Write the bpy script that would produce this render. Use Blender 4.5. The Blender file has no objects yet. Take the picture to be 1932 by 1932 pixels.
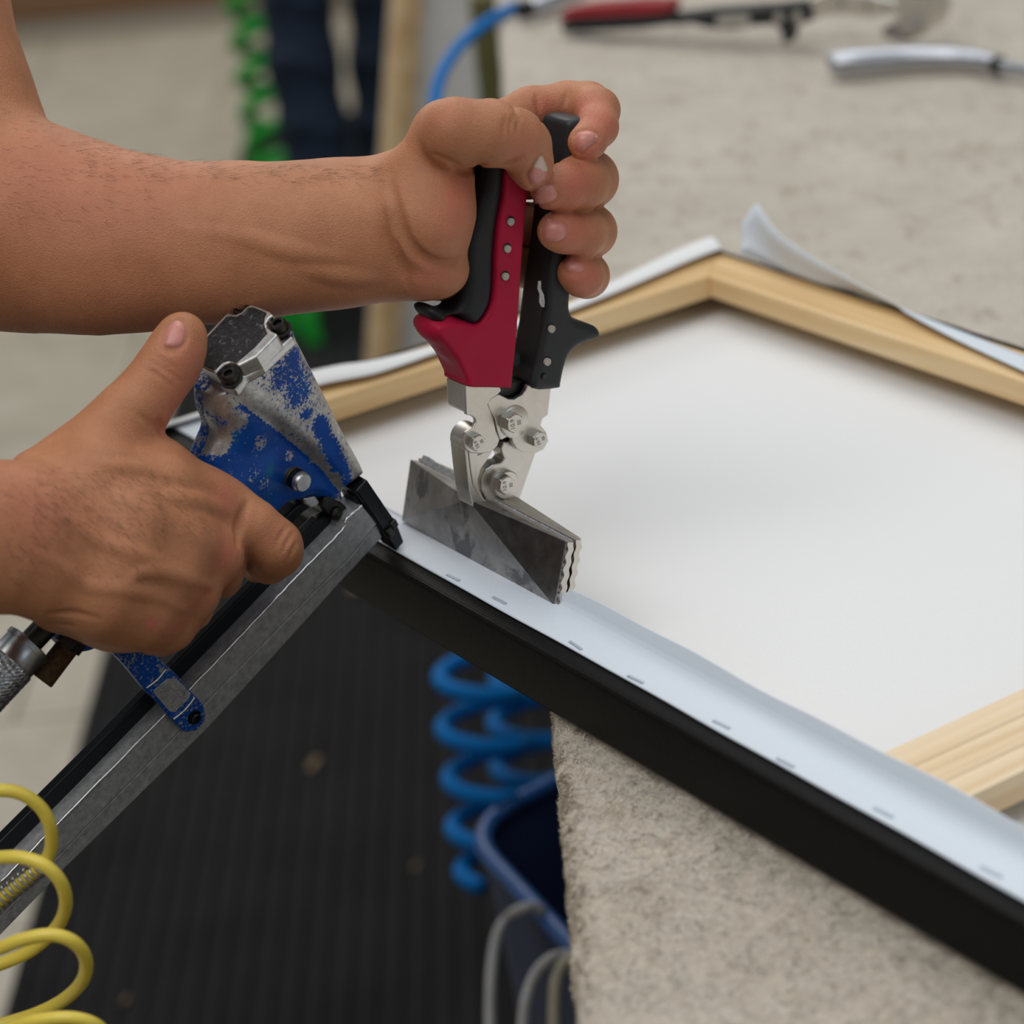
import bpy, bmesh, math, random
import numpy as np
from mathutils import Vector, Matrix

random.seed(7)
rng = np.random.default_rng(7)
SC = bpy.context.scene
COL = SC.collection

# ------------------------------------------------------------------ camera
FPX, CPX = 4818.475, 966.0            # focal length and centre in pixels of the 1932 px frame
TT = 0.85                             # table top height
FH = 0.0266                           # thickness of the stretched canvas frame
AX = np.array([[0.99511999, -0.02367406, -0.09579009],
               [-0.09726653, -0.39863390, -0.91193763],
               [-0.01659591, 0.91680453, -0.39899126]])      # world axes seen from the camera (right, down, forward)
ANCHOR = np.array([0, 0, TT + FH])
CAMP = ANCHOR - AX.T @ (np.array([0.00917303, 0.0679127, 1.3]) * 0.8)
UW = np.array([0.54517762, -0.83832056, 0.0])               # along the near edge of the canvas
VW = np.array([0.83832056, 0.54517762, 0.0])                # across the canvas
ZW = np.array([0, 0, 1.0])

cam_d = bpy.data.cameras.new('camera')
cam = bpy.data.objects.new('camera', cam_d)
COL.objects.link(cam)
SC.camera = cam
_r = AX.T
cam.matrix_world = Matrix(((_r[0][0], -_r[0][1], -_r[0][2], CAMP[0]),
                           (_r[1][0], -_r[1][1], -_r[1][2], CAMP[1]),
                           (_r[2][0], -_r[2][1], -_r[2][2], CAMP[2]),
                           (0, 0, 0, 1)))
cam_d.sensor_width = 36
cam_d.lens = FPX * 36 / 1932
cam_d.clip_start = 0.05
cam_d.dof.use_dof = True
cam_d.dof.focus_distance = 1.07
cam_d.dof.aperture_fstop = 7.0

# ------------------------------------------------------------------ light and exposure
SC.view_settings.view_transform = 'Standard'
SC.view_settings.look = 'None'
SC.view_settings.gamma = 1
SC.view_settings.use_curve_mapping = False
SC.view_settings.exposure = 0.0
world = bpy.data.worlds.new('world')
SC.world = world
world.use_nodes = True
_bg = world.node_tree.nodes['Background']
_bg.inputs[0].default_value = (0.80, 0.90, 1.0, 1)
_bg.inputs[1].default_value = 0.40


def area(name, loc, target, sx, sy, power, color):
    l = bpy.data.lights.new(name, 'AREA')
    l.shape = 'RECTANGLE'
    l.size, l.size_y = sx, sy
    l.energy = power
    l.color = color
    o = bpy.data.objects.new(name, l)
    o.location = loc
    o.rotation_euler = (Vector(target) - Vector(loc)).to_track_quat('-Z', 'Y').to_euler()
    COL.objects.link(o)


area('ceiling_lamp', (0.3, 1.2, 3.2), (0.15, 0.5, 0.85), 1.8, 2.0, 25, (1.0, 0.96, 0.90))
area('hand_fill_light', (-0.85, -1.0, 3.0), (-0.2, 0.05, 0.9), 1.9, 1.5, 28, (1.0, 0.98, 0.95))  # unseen fill light added to brighten the hands
area('window_light', (2.6, -2.2, 2.2), (0.1, 0.1, 0.9), 1.4, 1.2, 7, (0.78, 0.89, 1.0))
area('hall_lamp', (-1.2, 4.6, 3.2), (-0.9, 3.8, 0.0), 2.0, 2.0, 50, (1.0, 0.95, 0.88))


# ------------------------------------------------------------------ helpers
def ray(px, py):
    r = AX.T @ np.array([(px - CPX) / FPX, (py - CPX) / FPX, 1.0])
    return r


def at_d(px, py, d):
    """point at camera depth d"""
    return CAMP + ray(px, py) * d


def at_z(px, py, z):
    r = ray(px, py)
    return CAMP + r * ((z - CAMP[2]) / r[2])


def at_plane(px, py, p0, n):
    r = ray(px, py)
    return CAMP + r * (((p0 - CAMP) @ n) / (r @ n))


def depth_of(p):
    return (AX @ (np.asarray(p) - CAMP))[2]


def cam_of(p):
    return AX @ (np.asarray(p) - CAMP)


def tag(o, label=None, cat=None, group=None, kind=None):
    if label: o['label'] = label
    if cat: o['category'] = cat
    if group: o['group'] = group
    if kind: o['kind'] = kind
    return o


def thing(name, loc, label, cat, group=None, kind=None):
    o = bpy.data.objects.new(name, None)
    o.empty_display_size = 0.02
    o.location = Vector([float(c) for c in loc])
    COL.objects.link(o)
    return tag(o, label, cat, group, kind)


def link(name, me, mat, parent=None):
    o = bpy.data.objects.new(name, me)
    COL.objects.link(o)
    if mat is not None and not me.materials:
        me.materials.append(mat)
    if parent is not None:
        o.parent = parent
        if parent.type == 'EMPTY':      # part meshes already hold world coordinates
            o.matrix_parent_inverse = Matrix.Translation(parent.location).inverted()
    return o


def mesh(name, verts, faces, mat, parent=None, smooth=False, bevel=0, seg=2):
    me = bpy.data.meshes.new(name)
    me.from_pydata([tuple(float(c) for c in v) for v in verts], [], faces)
    me.update()
    bm = bmesh.new(); bm.from_mesh(me)
    bmesh.ops.recalc_face_normals(bm, faces=bm.faces)
    bm.to_mesh(me); bm.free()
    if smooth:
        me.polygons.foreach_set('use_smooth', [True] * len(me.polygons))
    o = link(name, me, mat, parent)
    if bevel:
        b = o.modifiers.new('bevel', 'BEVEL')
        b.width = bevel; b.segments = seg; b.limit_method = 'ANGLE'; b.angle_limit = math.radians(35)
        b.harden_normals = False
    return o


def fast_mesh(name, V, Q, mat, parent=None, smooth=True):
    me = bpy.data.meshes.new(name)
    n, m = len(V), len(Q)
    me.vertices.add(n)
    me.vertices.foreach_set('co', np.ascontiguousarray(V, np.float32).ravel())
    k = Q.shape[1]
    me.loops.add(m * k)
    me.loops.foreach_set('vertex_index', np.ascontiguousarray(Q, np.int32).ravel())
    me.polygons.add(m)
    me.polygons.foreach_set('loop_start', np.arange(0, m * k, k, dtype=np.int32))
    me.polygons.foreach_set('use_smooth', np.full(m, smooth))
    me.update(calc_edges=True)
    return link(name, me, mat, parent)


def prism(name, pts, vec, mat, parent=None, bevel=0, seg=2, smooth=False):
    """extrude a planar polygon (world points) along vec"""
    n = len(pts)
    V = [np.asarray(p) for p in pts] + [np.asarray(p) + vec for p in pts]
    F = [list(range(n)), list(range(2 * n - 1, n - 1, -1))]
    F += [[i, (i + 1) % n, n + (i + 1) % n, n + i] for i in range(n)]
    return mesh(name, V, F, mat, parent, smooth, bevel, seg)


def obox(name, c, ax, half, mat, parent=None, bevel=0, seg=2):
    """box centred at c with axes ax (3 unit vectors) and half sizes"""
    V = []
    for i in (-1, 1):
        for j in (-1, 1):
            for k in (-1, 1):
                V.append(np.asarray(c) + ax[0] * half[0] * i + ax[1] * half[1] * j + ax[2] * half[2] * k)
    F = [(0, 1, 3, 2), (4, 6, 7, 5), (0, 4, 5, 1), (2, 3, 7, 6), (0, 2, 6, 4), (1, 5, 7, 3)]
    return mesh(name, V, F, mat, parent, False, bevel, seg)


I3 = (np.array([1, 0, 0.]), np.array([0, 1, 0.]), np.array([0, 0, 1.]))


def basis(d):
    d = np.asarray(d, float); d = d / np.linalg.norm(d)
    a = np.array([0, 0, 1.]) if abs(d[2]) < 0.9 else np.array([1., 0, 0])
    x = np.cross(a, d); x /= np.linalg.norm(x)
    return x, np.cross(d, x), d


def lathe(name, c, d, prof, mat, parent=None, n=32, bevel=0, smooth=True, poly=None, phase=0.0):
    """revolve prof [(along, radius)] about axis d through c; capped at both ends"""
    x, y, d = basis(d)
    n = poly or n
    V, F = [], []
    for (a, r) in prof:
        for i in range(n):
            t = 2 * math.pi * i / n + phase
            V.append(np.asarray(c) + d * a + (x * math.cos(t) + y * math.sin(t)) * r)
    m = len(prof)
    for j in range(m - 1):
        for i in range(n):
            F.append([j * n + i, j * n + (i + 1) % n, (j + 1) * n + (i + 1) % n, (j + 1) * n + i])
    F.append(list(range(n)))
    F.append([(m - 1) * n + i for i in range(n)])
    o = mesh(name, V, F, mat, parent, smooth and not poly, bevel)
    if smooth and not poly:
        sharp(o)
    return o


def sharp(o, deg=40):
    me = o.data
    bm = bmesh.new(); bm.from_mesh(me)
    for e in bm.edges:
        e.smooth = not (len(e.link_faces) == 2 and e.calc_face_angle(0) > math.radians(deg))
    bm.to_mesh(me); bm.free()


def catmull(P, n=8, closed=False):
    P = np.asarray(P, float)
    m = len(P)
    out = []
    rngi = range(m if closed else m - 1)
    for i in rngi:
        if closed:
            p0, p1, p2, p3 = P[(i - 1) % m], P[i], P[(i + 1) % m], P[(i + 2) % m]
        else:
            p0, p1, p2, p3 = P[max(i - 1, 0)], P[i], P[i + 1], P[min(i + 2, m - 1)]
        for k in range(n):
            t = k / n
            out.append(0.5 * ((2 * p1) + (-p0 + p2) * t + (2 * p0 - 5 * p1 + 4 * p2 - p3) * t * t + (-p0 + 3 * p1 - 3 * p2 + p3) * t ** 3))
    if not closed:
        out.append(P[-1])
    return np.array(out)


def tube(name, path, r, mat, parent=None, n=14, caps=True):
    """round tube along world points; r scalar or list"""
    P = np.asarray(path, float); m = len(P)
    R = np.full(m, r) if np.isscalar(r) else np.asarray(r)
    T = np.gradient(P, axis=0); T /= np.linalg.norm(T, axis=1)[:, None] + 1e-12
    x = basis(T[0])[0]
    V = np.zeros((m, n, 3))
    for i in range(m):
        x = x - T[i] * (x @ T[i]); x /= np.linalg.norm(x)
        y = np.cross(T[i], x)
        a = np.arange(n) * 2 * math.pi / n
        V[i] = P[i] + R[i] * (np.cos(a)[:, None] * x + np.sin(a)[:, None] * y)
    idx = np.arange(m * n).reshape(m, n)
    Q = np.stack([idx[:-1], np.roll(idx[:-1], -1, 1), np.roll(idx[1:], -1, 1), idx[1:]], -1).reshape(-1, 4)
    V = V.reshape(-1, 3)
    if caps:
        V = np.vstack([V, P[0], P[-1]])
        c0, c1 = m * n, m * n + 1
        a0 = [[idx[0, (i + 1) % n], idx[0, i], c0, c0] for i in range(n)]
        F = Q.tolist() + [f[:3] for f in a0] + [[idx[-1, i], idx[-1, (i + 1) % n], c1] for i in range(n)]
        me = bpy.data.meshes.new(name)
        me.from_pydata(V.tolist(), [], F); me.update()
        me.polygons.foreach_set('use_smooth', [True] * len(me.polygons))
        return link(name, me, mat, parent)
    return fast_mesh(name, V, Q, mat, parent)


# ------------------------------------------------------------------ signed distance fields
class Field:
    """a distance field on a grid in the frame (o, ax[3]); meshed with surface nets"""
    def __init__(s, o, ax, lo, hi, h):
        s.o, s.ax, s.h = np.asarray(o), np.stack(ax), h
        s.lo = np.asarray(lo, float)
        s.n = np.ceil((np.asarray(hi) - s.lo) / h).astype(int) + 1
        s.F = np.full(s.n, 0.03, np.float32)
        s.c = [s.lo[i] + np.arange(s.n[i]) * h for i in range(3)]

    def sl(s, lo, hi, m):
        r = []
        for i in range(3):
            a = int(np.clip(np.floor((lo[i] - m - s.lo[i]) / s.h), 0, s.n[i]))
            b = int(np.clip(np.ceil((hi[i] + m - s.lo[i]) / s.h) + 1, 0, s.n[i]))
            r.append(slice(a, b))
        return tuple(r)

    def grid(s, sl):
        x, y, z = (s.c[i][sl[i]].astype(np.float32) for i in range(3))
        return x[:, None, None], y[None, :, None], z[None, None, :]

    def blend(s, sl, d, k, op='add'):
        A = s.F[sl]
        if op == 'add':
            if k > 0:
                h = np.maximum(k - np.abs(A - d), 0) / k
                s.F[sl] = np.minimum(A, d) - h * h * k * 0.25
            else:
                s.F[sl] = np.minimum(A, d)
        else:
            d = -d
            if k > 0:
                h = np.maximum(k - np.abs(A - d), 0) / k
                s.F[sl] = np.maximum(A, d) + h * h * k * 0.25
            else:
                s.F[sl] = np.maximum(A, d)

    def cone(s, a, b, ra, rb, k=0.004, op='add', flat=None, q=1.0):
        a, b = np.asarray(a, float), np.asarray(b, float)
        rm = max(ra, rb)
        sl = s.sl(np.minimum(a, b) - rm, np.maximum(a, b) + rm, k + 3 * s.h)
        x, y, z = s.grid(sl)
        if min(len(x), y.shape[1], z.shape[2]) == 0: return
        x, y, z = x - a[0], y - a[1], z - a[2]
        e = b - a; L = e @ e + 1e-12
        t = np.clip((x * e[0] + y * e[1] + z * e[2]) / L, 0, 1).astype(np.float32)
        dx, dy, dz = x - t * e[0], y - t * e[1], z - t * e[2]
        d2 = dx * dx + dy * dy + dz * dz
        if flat is not None:
            w = dx * flat[0] + dy * flat[1] + dz * flat[2]
            d2 = d2 + w * w * (1 / (q * q) - 1)
        d = np.sqrt(d2) - (ra + (rb - ra) * t)
        if flat is not None: d = d * (0.5 + 0.5 * q)
        s.blend(sl, d.astype(np.float32), k, op)

    def chain(s, P, k=0.004, op='add', flat=None, q=1.0):
        for (a, ra), (b, rb) in zip(P[:-1], P[1:]):
            s.cone(a, b, ra, rb, k, op, flat, q)

    def box(s, c, ax, half, r=0.001, k=0.0, op='add'):
        c = np.asarray(c, float); R = float(np.linalg.norm(half))
        ext = sum(np.abs(np.asarray(ax[i])) * half[i] for i in range(3))
        sl = s.sl(c - ext, c + ext, k + 3 * s.h)
        x, y, z = s.grid(sl)
        if min(len(x), y.shape[1], z.shape[2]) == 0: return
        x, y, z = x - c[0], y - c[1], z - c[2]
        qs = [np.abs(x * a[0] + y * a[1] + z * a[2]) - (h - r) for a, h in zip(ax, half)]
        out = np.sqrt(sum(np.maximum(q, 0) ** 2 for q in qs))
        ins = np.minimum(np.maximum(np.maximum(qs[0], qs[1]), qs[2]), 0)
        s.blend(sl, (out + ins - r).astype(np.float32), k, op)

    def poly(s, pts, n0, n1, r=0.001, k=0.0, op='add', taper=None):
        """polygon in the first two axes, extruded from n0 to n1 on the third"""
        P = np.asarray(pts, float)
        sl = s.sl([P[:, 0].min(), P[:, 1].min(), min(n0, n1)], [P[:, 0].max(), P[:, 1].max(), max(n0, n1)], k + 3 * s.h)
        x, y, z = s.grid(sl)
        X, Y = np.meshgrid(x.ravel(), y.ravel(), indexing='ij')
        d = np.full(X.shape, 1e9); ins = np.zeros(X.shape, bool)
        for i in range(len(P)):
            a, b = P[i], P[(i + 1) % len(P)]
            e = b - a; L = e @ e + 1e-15
            wx, wy = X - a[0], Y - a[1]
            t = np.clip((wx * e[0] + wy * e[1]) / L, 0, 1)
            d = np.minimum(d, (wx - t * e[0]) ** 2 + (wy - t * e[1]) ** 2)
            cr = (a[1] > Y) != (b[1] > Y)
            ins ^= cr & (X < e[0] * wy / (e[1] if abs(e[1]) > 1e-12 else 1e-12) + a[0])
        d = np.sqrt(d) * np.where(ins, -1, 1)
        d = (d + r)[:, :, None].astype(np.float32)
        c, hn = (n0 + n1) / 2, abs(n1 - n0) / 2
        dn = np.abs(z - c) - hn + r
        D = np.minimum(np.maximum(d, dn), 0) + np.sqrt(np.maximum(d, 0) ** 2 + np.maximum(dn, 0) ** 2) - r
        s.blend(sl, D.astype(np.float32), k, op)

    def sample(s, P):
        """trilinear value at local points (N,3)"""
        g = (P - s.lo) / s.h
        g = np.clip(g, 0, np.array(s.n) - 1.001)
        i = g.astype(int); f = g - i
        v = 0
        for a in (0, 1):
            for b in (0, 1):
                for c in (0, 1):
                    w = (f[:, 0] if a else 1 - f[:, 0]) * (f[:, 1] if b else 1 - f[:, 1]) * (f[:, 2] if c else 1 - f[:, 2])
                    v = v + w * s.F[i[:, 0] + a, i[:, 1] + b, i[:, 2] + c]
        return v

    def world(s, P):
        return s.o + np.asarray(P) @ s.ax

    def local(s, p):
        return (np.asarray(p) - s.o) @ s.ax.T

    def mesh(s, name, mat, parent=None):
        F, h = s.F, s.h
        S = F < 0
        c = np.zeros(np.array(S.shape) - 1, np.int8)
        for a in (0, 1):
            for b in (0, 1):
                for d in (0, 1):
                    c += S[a:S.shape[0] - 1 + a, b:S.shape[1] - 1 + b, d:S.shape[2] - 1 + d]
        I = np.argwhere((c > 0) & (c < 8))
        vid = np.full(c.shape, -1, np.int32)
        vid[I[:, 0], I[:, 1], I[:, 2]] = np.arange(len(I))
        acc = np.zeros((len(I), 3)); cnt = np.zeros(len(I))
        offs = [(a, b, d) for a in (0, 1) for b in (0, 1) for d in (0, 1)]
        for p in offs:
            for ax in range(3):
                if p[ax]: continue
                q = list(p); q[ax] = 1
                f0 = F[I[:, 0] + p[0], I[:, 1] + p[1], I[:, 2] + p[2]]
                f1 = F[I[:, 0] + q[0], I[:, 1] + q[1], I[:, 2] + q[2]]
                m = (f0 < 0) != (f1 < 0)
                t = np.where(m, f0 / np.where(m, f0 - f1, 1), 0)
                pt = np.tile(np.array(p, float), (len(I), 1)); pt[:, ax] = t
                acc += pt * m[:, None]; cnt += m
        V = s.lo + (I + acc / cnt[:, None]) * h
        Q = []
        for ax in range(3):
            a1, a2 = (ax + 1) % 3, (ax + 2) % 3
            sa = [slice(None)] * 3; sb = [slice(None)] * 3
            sa[ax] = slice(0, -1); sb[ax] = slice(1, None)
            E = np.argwhere(S[tuple(sa)] != S[tuple(sb)])
            E = E[(E[:, a1] > 0) & (E[:, a2] > 0) & (E[:, a1] < c.shape[a1]) & (E[:, a2] < c.shape[a2])]
            if not len(E): continue
            def cell(d1, d2):
                e = E.copy(); e[:, a1] -= d1; e[:, a2] -= d2
                return vid[e[:, 0], e[:, 1], e[:, 2]]
            q = np.stack([cell(1, 1), cell(0, 1), cell(0, 0), cell(1, 0)], 1)
            fl = S[E[:, 0], E[:, 1], E[:, 2]]
            q[~fl] = q[~fl][:, ::-1]
            Q.append(q)
        Q = np.vstack(Q)
        Q = Q[(Q >= 0).all(1)]
        if np.linalg.det(s.ax) < 0: Q = Q[:, ::-1]
        o = fast_mesh(name, s.world(V), Q, mat, parent)
        return o


# ------------------------------------------------------------------ materials
def nodes(name):
    m = bpy.data.materials.new(name)
    m.use_nodes = True
    nt = m.node_tree
    return m, nt, nt.nodes['Principled BSDF']


def N(nt, t, **kw):
    n = nt.nodes.new(t)
    for k, v in kw.items():
        if k.startswith('i_'):
            n.inputs[k[2:].replace('_', ' ')].default_value = v
        else:
            setattr(n, k, v)
    return n


def ramp(nt, fac, stops):
    r = nt.nodes.new('ShaderNodeValToRGB')
    e = r.color_ramp.elements
    while len(e) > 1: e.remove(e[-1])
    e[0].position, e[0].color = stops[0][0], (*stops[0][1], 1)
    for p, c in stops[1:]:
        x = e.new(p); x.color = (*c, 1)
    nt.links.new(fac, r.inputs[0])
    return r.outputs[0]


def mapping(nt, scale=(1, 1, 1), rot=(0, 0, 0), coord='Object', loc=(0, 0, 0)):
    tc = nt.nodes.new('ShaderNodeTexCoord')
    mp = nt.nodes.new('ShaderNodeMapping')
    mp.inputs['Scale'].default_value = scale
    mp.inputs['Rotation'].default_value = rot
    mp.inputs['Location'].default_value = loc
    nt.links.new(tc.outputs[coord], mp.inputs[0])
    return mp.outputs[0]


def noise(nt, vec, scale, detail=4, rough=0.6, dist=0.0):
    n = N(nt, 'ShaderNodeTexNoise')
    n.inputs['Scale'].default_value = scale
    n.inputs['Detail'].default_value = detail
    n.inputs['Roughness'].default_value = rough
    n.inputs['Distortion'].default_value = dist
    if vec is not None: nt.links.new(vec, n.inputs['Vector'])
    return n.outputs['Fac']


def bump(nt, b, height, strength=0.3, dist=0.001):
    n = N(nt, 'ShaderNodeBump')
    n.inputs['Strength'].default_value = strength
    n.inputs['Distance'].default_value = dist
    nt.links.new(height, n.inputs['Height'])
    nt.links.new(n.outputs[0], b.inputs['Normal'])
    return n


def plain(name, col, rough=0.5, metal=0.0, spec=0.5, var=0.12, scale=60, bscale=900, bstr=0.15, bdist=0.0003, coat=0.0):
    m, nt, b = nodes(name)
    v = mapping(nt)
    f = noise(nt, v, scale, 5)
    c = np.array(col)
    out = ramp(nt, f, [(0.3, tuple(np.clip(c * (1 - var), 0, 1))), (0.7, tuple(np.clip(c * (1 + var), 0, 1)))])
    nt.links.new(out, b.inputs['Base Color'])
    b.inputs['Roughness'].default_value = rough
    b.inputs['Metallic'].default_value = metal
    b.inputs['Specular IOR Level'].default_value = spec
    b.inputs['Coat Weight'].default_value = coat
    if bstr: bump(nt, b, noise(nt, v, bscale, 3), bstr, bdist)
    return m


def srgb(r, g, b):
    f = lambda c: (c / 255 / 12.92) if c <= 10 else ((c / 255 + 0.055) / 1.055) ** 2.4
    return (f(r), f(g), f(b))


# ------------------------------------------------------------------ room
def vnoise(x, y, seed, cell):
    """smooth value noise on arrays"""
    r = np.random.default_rng(seed)
    T = r.random((256, 256))
    u, v = x / cell, y / cell
    i, j = np.floor(u).astype(int), np.floor(v).astype(int)
    a, b = u - i, v - j
    a, b = a * a * (3 - 2 * a), b * b * (3 - 2 * b)
    g = lambda p, q: T[p % 256, q % 256]
    return (g(i, j) * (1 - a) + g(i + 1, j) * a) * (1 - b) + (g(i, j + 1) * (1 - a) + g(i + 1, j + 1) * a) * b - 0.5


def tile_mat():
    m, nt, b = nodes('floor_tile')
    v = mapping(nt)
    oi = nt.nodes.new('ShaderNodeObjectInfo')
    add = N(nt, 'ShaderNodeVectorMath', operation='ADD')
    nt.links.new(v, add.inputs[0]); nt.links.new(oi.outputs['Random'], add.inputs[1])
    f = noise(nt, add.outputs[0], 5.0, 5, 0.6, 1.5)
    c = ramp(nt, f, [(0.25, srgb(158, 150, 134)), (0.5, srgb(176, 168, 152)), (0.75, srgb(186, 180, 166))])
    nt.links.new(c, b.inputs['Base Color'])
    b.inputs['Roughness'].default_value = 0.45
    return m


def wood_mat(name, axis, c0, c1, c2, scale=26.0, stretch=0.045):
    m, nt, b = nodes(name)
    ang = math.atan2(axis[1], axis[0])
    tc = nt.nodes.new('ShaderNodeTexCoord')
    vr = N(nt, 'ShaderNodeVectorRotate', rotation_type='Z_AXIS')
    vr.inputs['Angle'].default_value = -ang
    nt.links.new(tc.outputs['Object'], vr.inputs['Vector'])
    mp = nt.nodes.new('ShaderNodeMapping')
    mp.inputs['Scale'].default_value = (stretch, 1, 1)
    nt.links.new(vr.outputs[0], mp.inputs[0])
    f = noise(nt, mp.outputs[0], scale * 3, 4, 0.55, 0.6)
    c = ramp(nt, f, [(0.30, c0), (0.5, c1), (0.68, c2)])
    nt.links.new(c, b.inputs['Base Color'])
    b.inputs['Roughness'].default_value = 0.6
    bump(nt, b, noise(nt, mp.outputs[0], scale * 14, 3), 0.15, 0.0005)
    return m


M_TILE = tile_mat()
M_GROUT = plain('floor_grout', srgb(128, 120, 106), 0.8)
floor = mesh('floor', [(-4, -4, -0.03), (4, -4, -0.03), (4, 6.05, -0.03), (-4, 6.05, -0.03),
                       (-4, -4, -0.004), (4, -4, -0.004), (4, 6.05, -0.004), (-4, 6.05, -0.004)],
             [(3, 2, 1, 0), (4, 5, 6, 7), (0, 1, 5, 4), (1, 2, 6, 5), (2, 3, 7, 6), (3, 0, 4, 7)], M_GROUT)
tag(floor, kind='structure')
TW, TD = 0.9, 0.45
tile_me = None
for i in range(-3, 3):
    for j in range(-6, 10):
        x, y = -0.63 + TW * (i + 0.5) + (0.45 if j % 2 else 0), 1.69 + TD * (j + 0.5)
        if x > 0.6 or x < -2.6 or y > 5.4 or y < -0.9: continue
        hx, hy = TW / 2 - 0.002, TD / 2 - 0.002
        if tile_me is None:
            o = obox('tile', (0, 0, -0.004), I3, (hx, hy, 0.004), M_TILE, None, 0.0012, 1)
            tile_me = o.data
            o.location = (x, y, 0); o.parent = floor
            tile0 = o
        else:
            o = tile0.copy(); COL.objects.link(o); o.location = (x, y, 0)

M_WALL = plain('wall_paint', srgb(205, 200, 190), 0.85)
for nm, c_, h_ in (('wall_back', (0, 5.66, 1.7), (4.1, 0.05, 1.73)), ('wall_left', (-4.05, 1.03, 1.7), (0.05, 5.01, 1.73)), ('wall_right', (4.05, 1.03, 1.7), (0.05, 5.01, 1.73)), ('wall_front', (0, -4.05, 1.7), (4.1, 0.05, 1.73))):
    tag(obox(nm, c_, I3, h_, M_WALL), kind='structure')
M_BROWN = wood_mat('baseboard_wood', (1, 0), srgb(120, 88, 62), srgb(138, 103, 74), srgb(150, 116, 86), 8)
w = obox('baseboard_back', (0, 5.60, 0.09), I3, (3.98, 0.02, 0.09), M_BROWN, None, 0.005); tag(w, kind='structure')


def mat_mat():
    m, nt, b = nodes('ribbed_rubber')
    v = mapping(nt)
    f = noise(nt, v, 7, 4)
    c = ramp(nt, f, [(0.3, (0.007, 0.007, 0.008)), (0.75, (0.014, 0.0145, 0.016))])
    nt.links.new(c, b.inputs['Base Color'])
    b.inputs['Roughness'].default_value = 0.7
    b.inputs['Specular IOR Level'].default_value = 0.12
    return m


# ribbed rubber mat on the floor beside the table: fine ribs run along its length
M_MAT = mat_mat()
xs, zs = [], []
x = -0.545
prof = [(-0.545, 0.0), (-0.538, 0.009)]
while x < 0.50:
    prof += [(x + 0.008, 0.012), (x + 0.016, 0.012), (x + 0.020, 0.0085), (x + 0.024, 0.0085)]
    x += 0.024
prof += [(0.51, 0.009), (0.515, 0.0)]
V, F = [], []
y0, y1 = -1.0, 4.3
for (a, z) in prof: V += [(a, y0, z + 0.0005), (a, y1, z + 0.0005)]
n = len(prof)
for i in range(n - 1): F.append((2 * i, 2 * i + 2, 2 * i + 3, 2 * i + 1))
F.append([2 * i for i in range(n)][::-1]); F.append([2 * i + 1 for i in range(n)])
F.append((0, 1, 2 * n - 1, 2 * n - 2))
floor_mat = mesh('floor_mat', V, F, M_MAT)
tag(floor_mat, 'long black ribbed rubber mat on the floor along the work table', 'mat')

# ------------------------------------------------------------------ table and its plush cover
M_TWOOD = plain('table_board', srgb(92, 88, 64), 0.7)
M_TLEG = plain('table_leg_olive', srgb(104, 102, 62), 0.6)
table = thing('work_table', (0.7, 0.5, 0), 'large work table under the beige plush cover, olive legs', 'table')
obox('tabletop', (0.81, 0.55, TT - 0.032), I3, (0.795, 1.35, 0.02), M_TWOOD, table, 0.003)
for lx in (0.12, 1.5):
    for ly in (-0.6, 1.8):
        obox('leg', (lx, ly, (TT - 0.05) / 2), I3, (0.035, 0.035, (TT - 0.05) / 2 - 0.0005), M_TLEG, table, 0.003)


def plush_mat():
    m, nt, b = nodes('beige_plush')
    v = mapping(nt)
    f = noise(nt, v, 16, 6, 0.7)
    f2 = noise(nt, v, 420, 3, 0.7)
    f3 = noise(nt, mapping(nt, (1, 0.45, 1)), 75, 3, 0.6)
    c1 = ramp(nt, f, [(0.3, srgb(186, 176, 162)), (0.7, srgb(208, 199, 187))])
    mx = N(nt, 'ShaderNodeMixRGB', blend_type='MULTIPLY'); mx.inputs[0].default_value = 0.7
    nt.links.new(c1, mx.inputs[1])
    nt.links.new(ramp(nt, f2, [(0.28, (0.62, 0.60, 0.56)), (0.6, (1, 1, 1))]), mx.inputs[2])
    m2 = N(nt, 'ShaderNodeMixRGB', blend_type='MULTIPLY'); m2.inputs[0].default_value = 0.8
    nt.links.new(mx.outputs[0], m2.inputs[1])
    nt.links.new(ramp(nt, f3, [(0.30, (0.72, 0.69, 0.63)), (0.44, (1, 1, 1))]), m2.inputs[2])
    nt.links.new(m2.outputs[0], b.inputs['Base Color'])
    b.inputs['Roughness'].default_value = 0.95
    b.inputs['Specular IOR Level'].default_value = 0.1
    b.inputs['Sheen Weight'].default_value = 0.25
    bump(nt, b, f2, 0.8, 0.0012)
    return m


M_PLUSH = plush_mat()
R_E = 0.009
s_drop = np.concatenate([np.linspace(-0.075, -0.02, 14), np.linspace(-0.019, 0.0, 14)])
s_flat = np.concatenate([np.arange(0.0014, 0.30, 0.0016), np.arange(0.302, 0.8, 0.006), np.arange(0.81, 1.6, 0.03)])
S = np.concatenate([s_drop, s_flat])
Y = np.concatenate([np.arange(-0.80, -0.40, 0.01), np.arange(-0.40, 0.05, 0.0016), np.arange(0.053, 0.5, 0.005), np.arange(0.51, 1.9, 0.008)])
SS, YY = np.meshgrid(S, Y, indexing='ij')
arc = R_E * math.pi / 2
th = np.clip(-SS / R_E, 0, math.pi / 2)
X0 = 0.006 + R_E
px_ = np.where(SS > 0, X0 + SS, X0 - R_E * np.sin(th))
pz_ = np.where(SS > 0, TT, TT - R_E + R_E * np.cos(th)) - 0.0036 - np.where(SS < -arc, -SS - arc, 0)
nx_, nz_ = -np.sin(th), np.cos(th)
near = np.clip((0.30 - YY) / 0.15, 0.15, 1)
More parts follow.
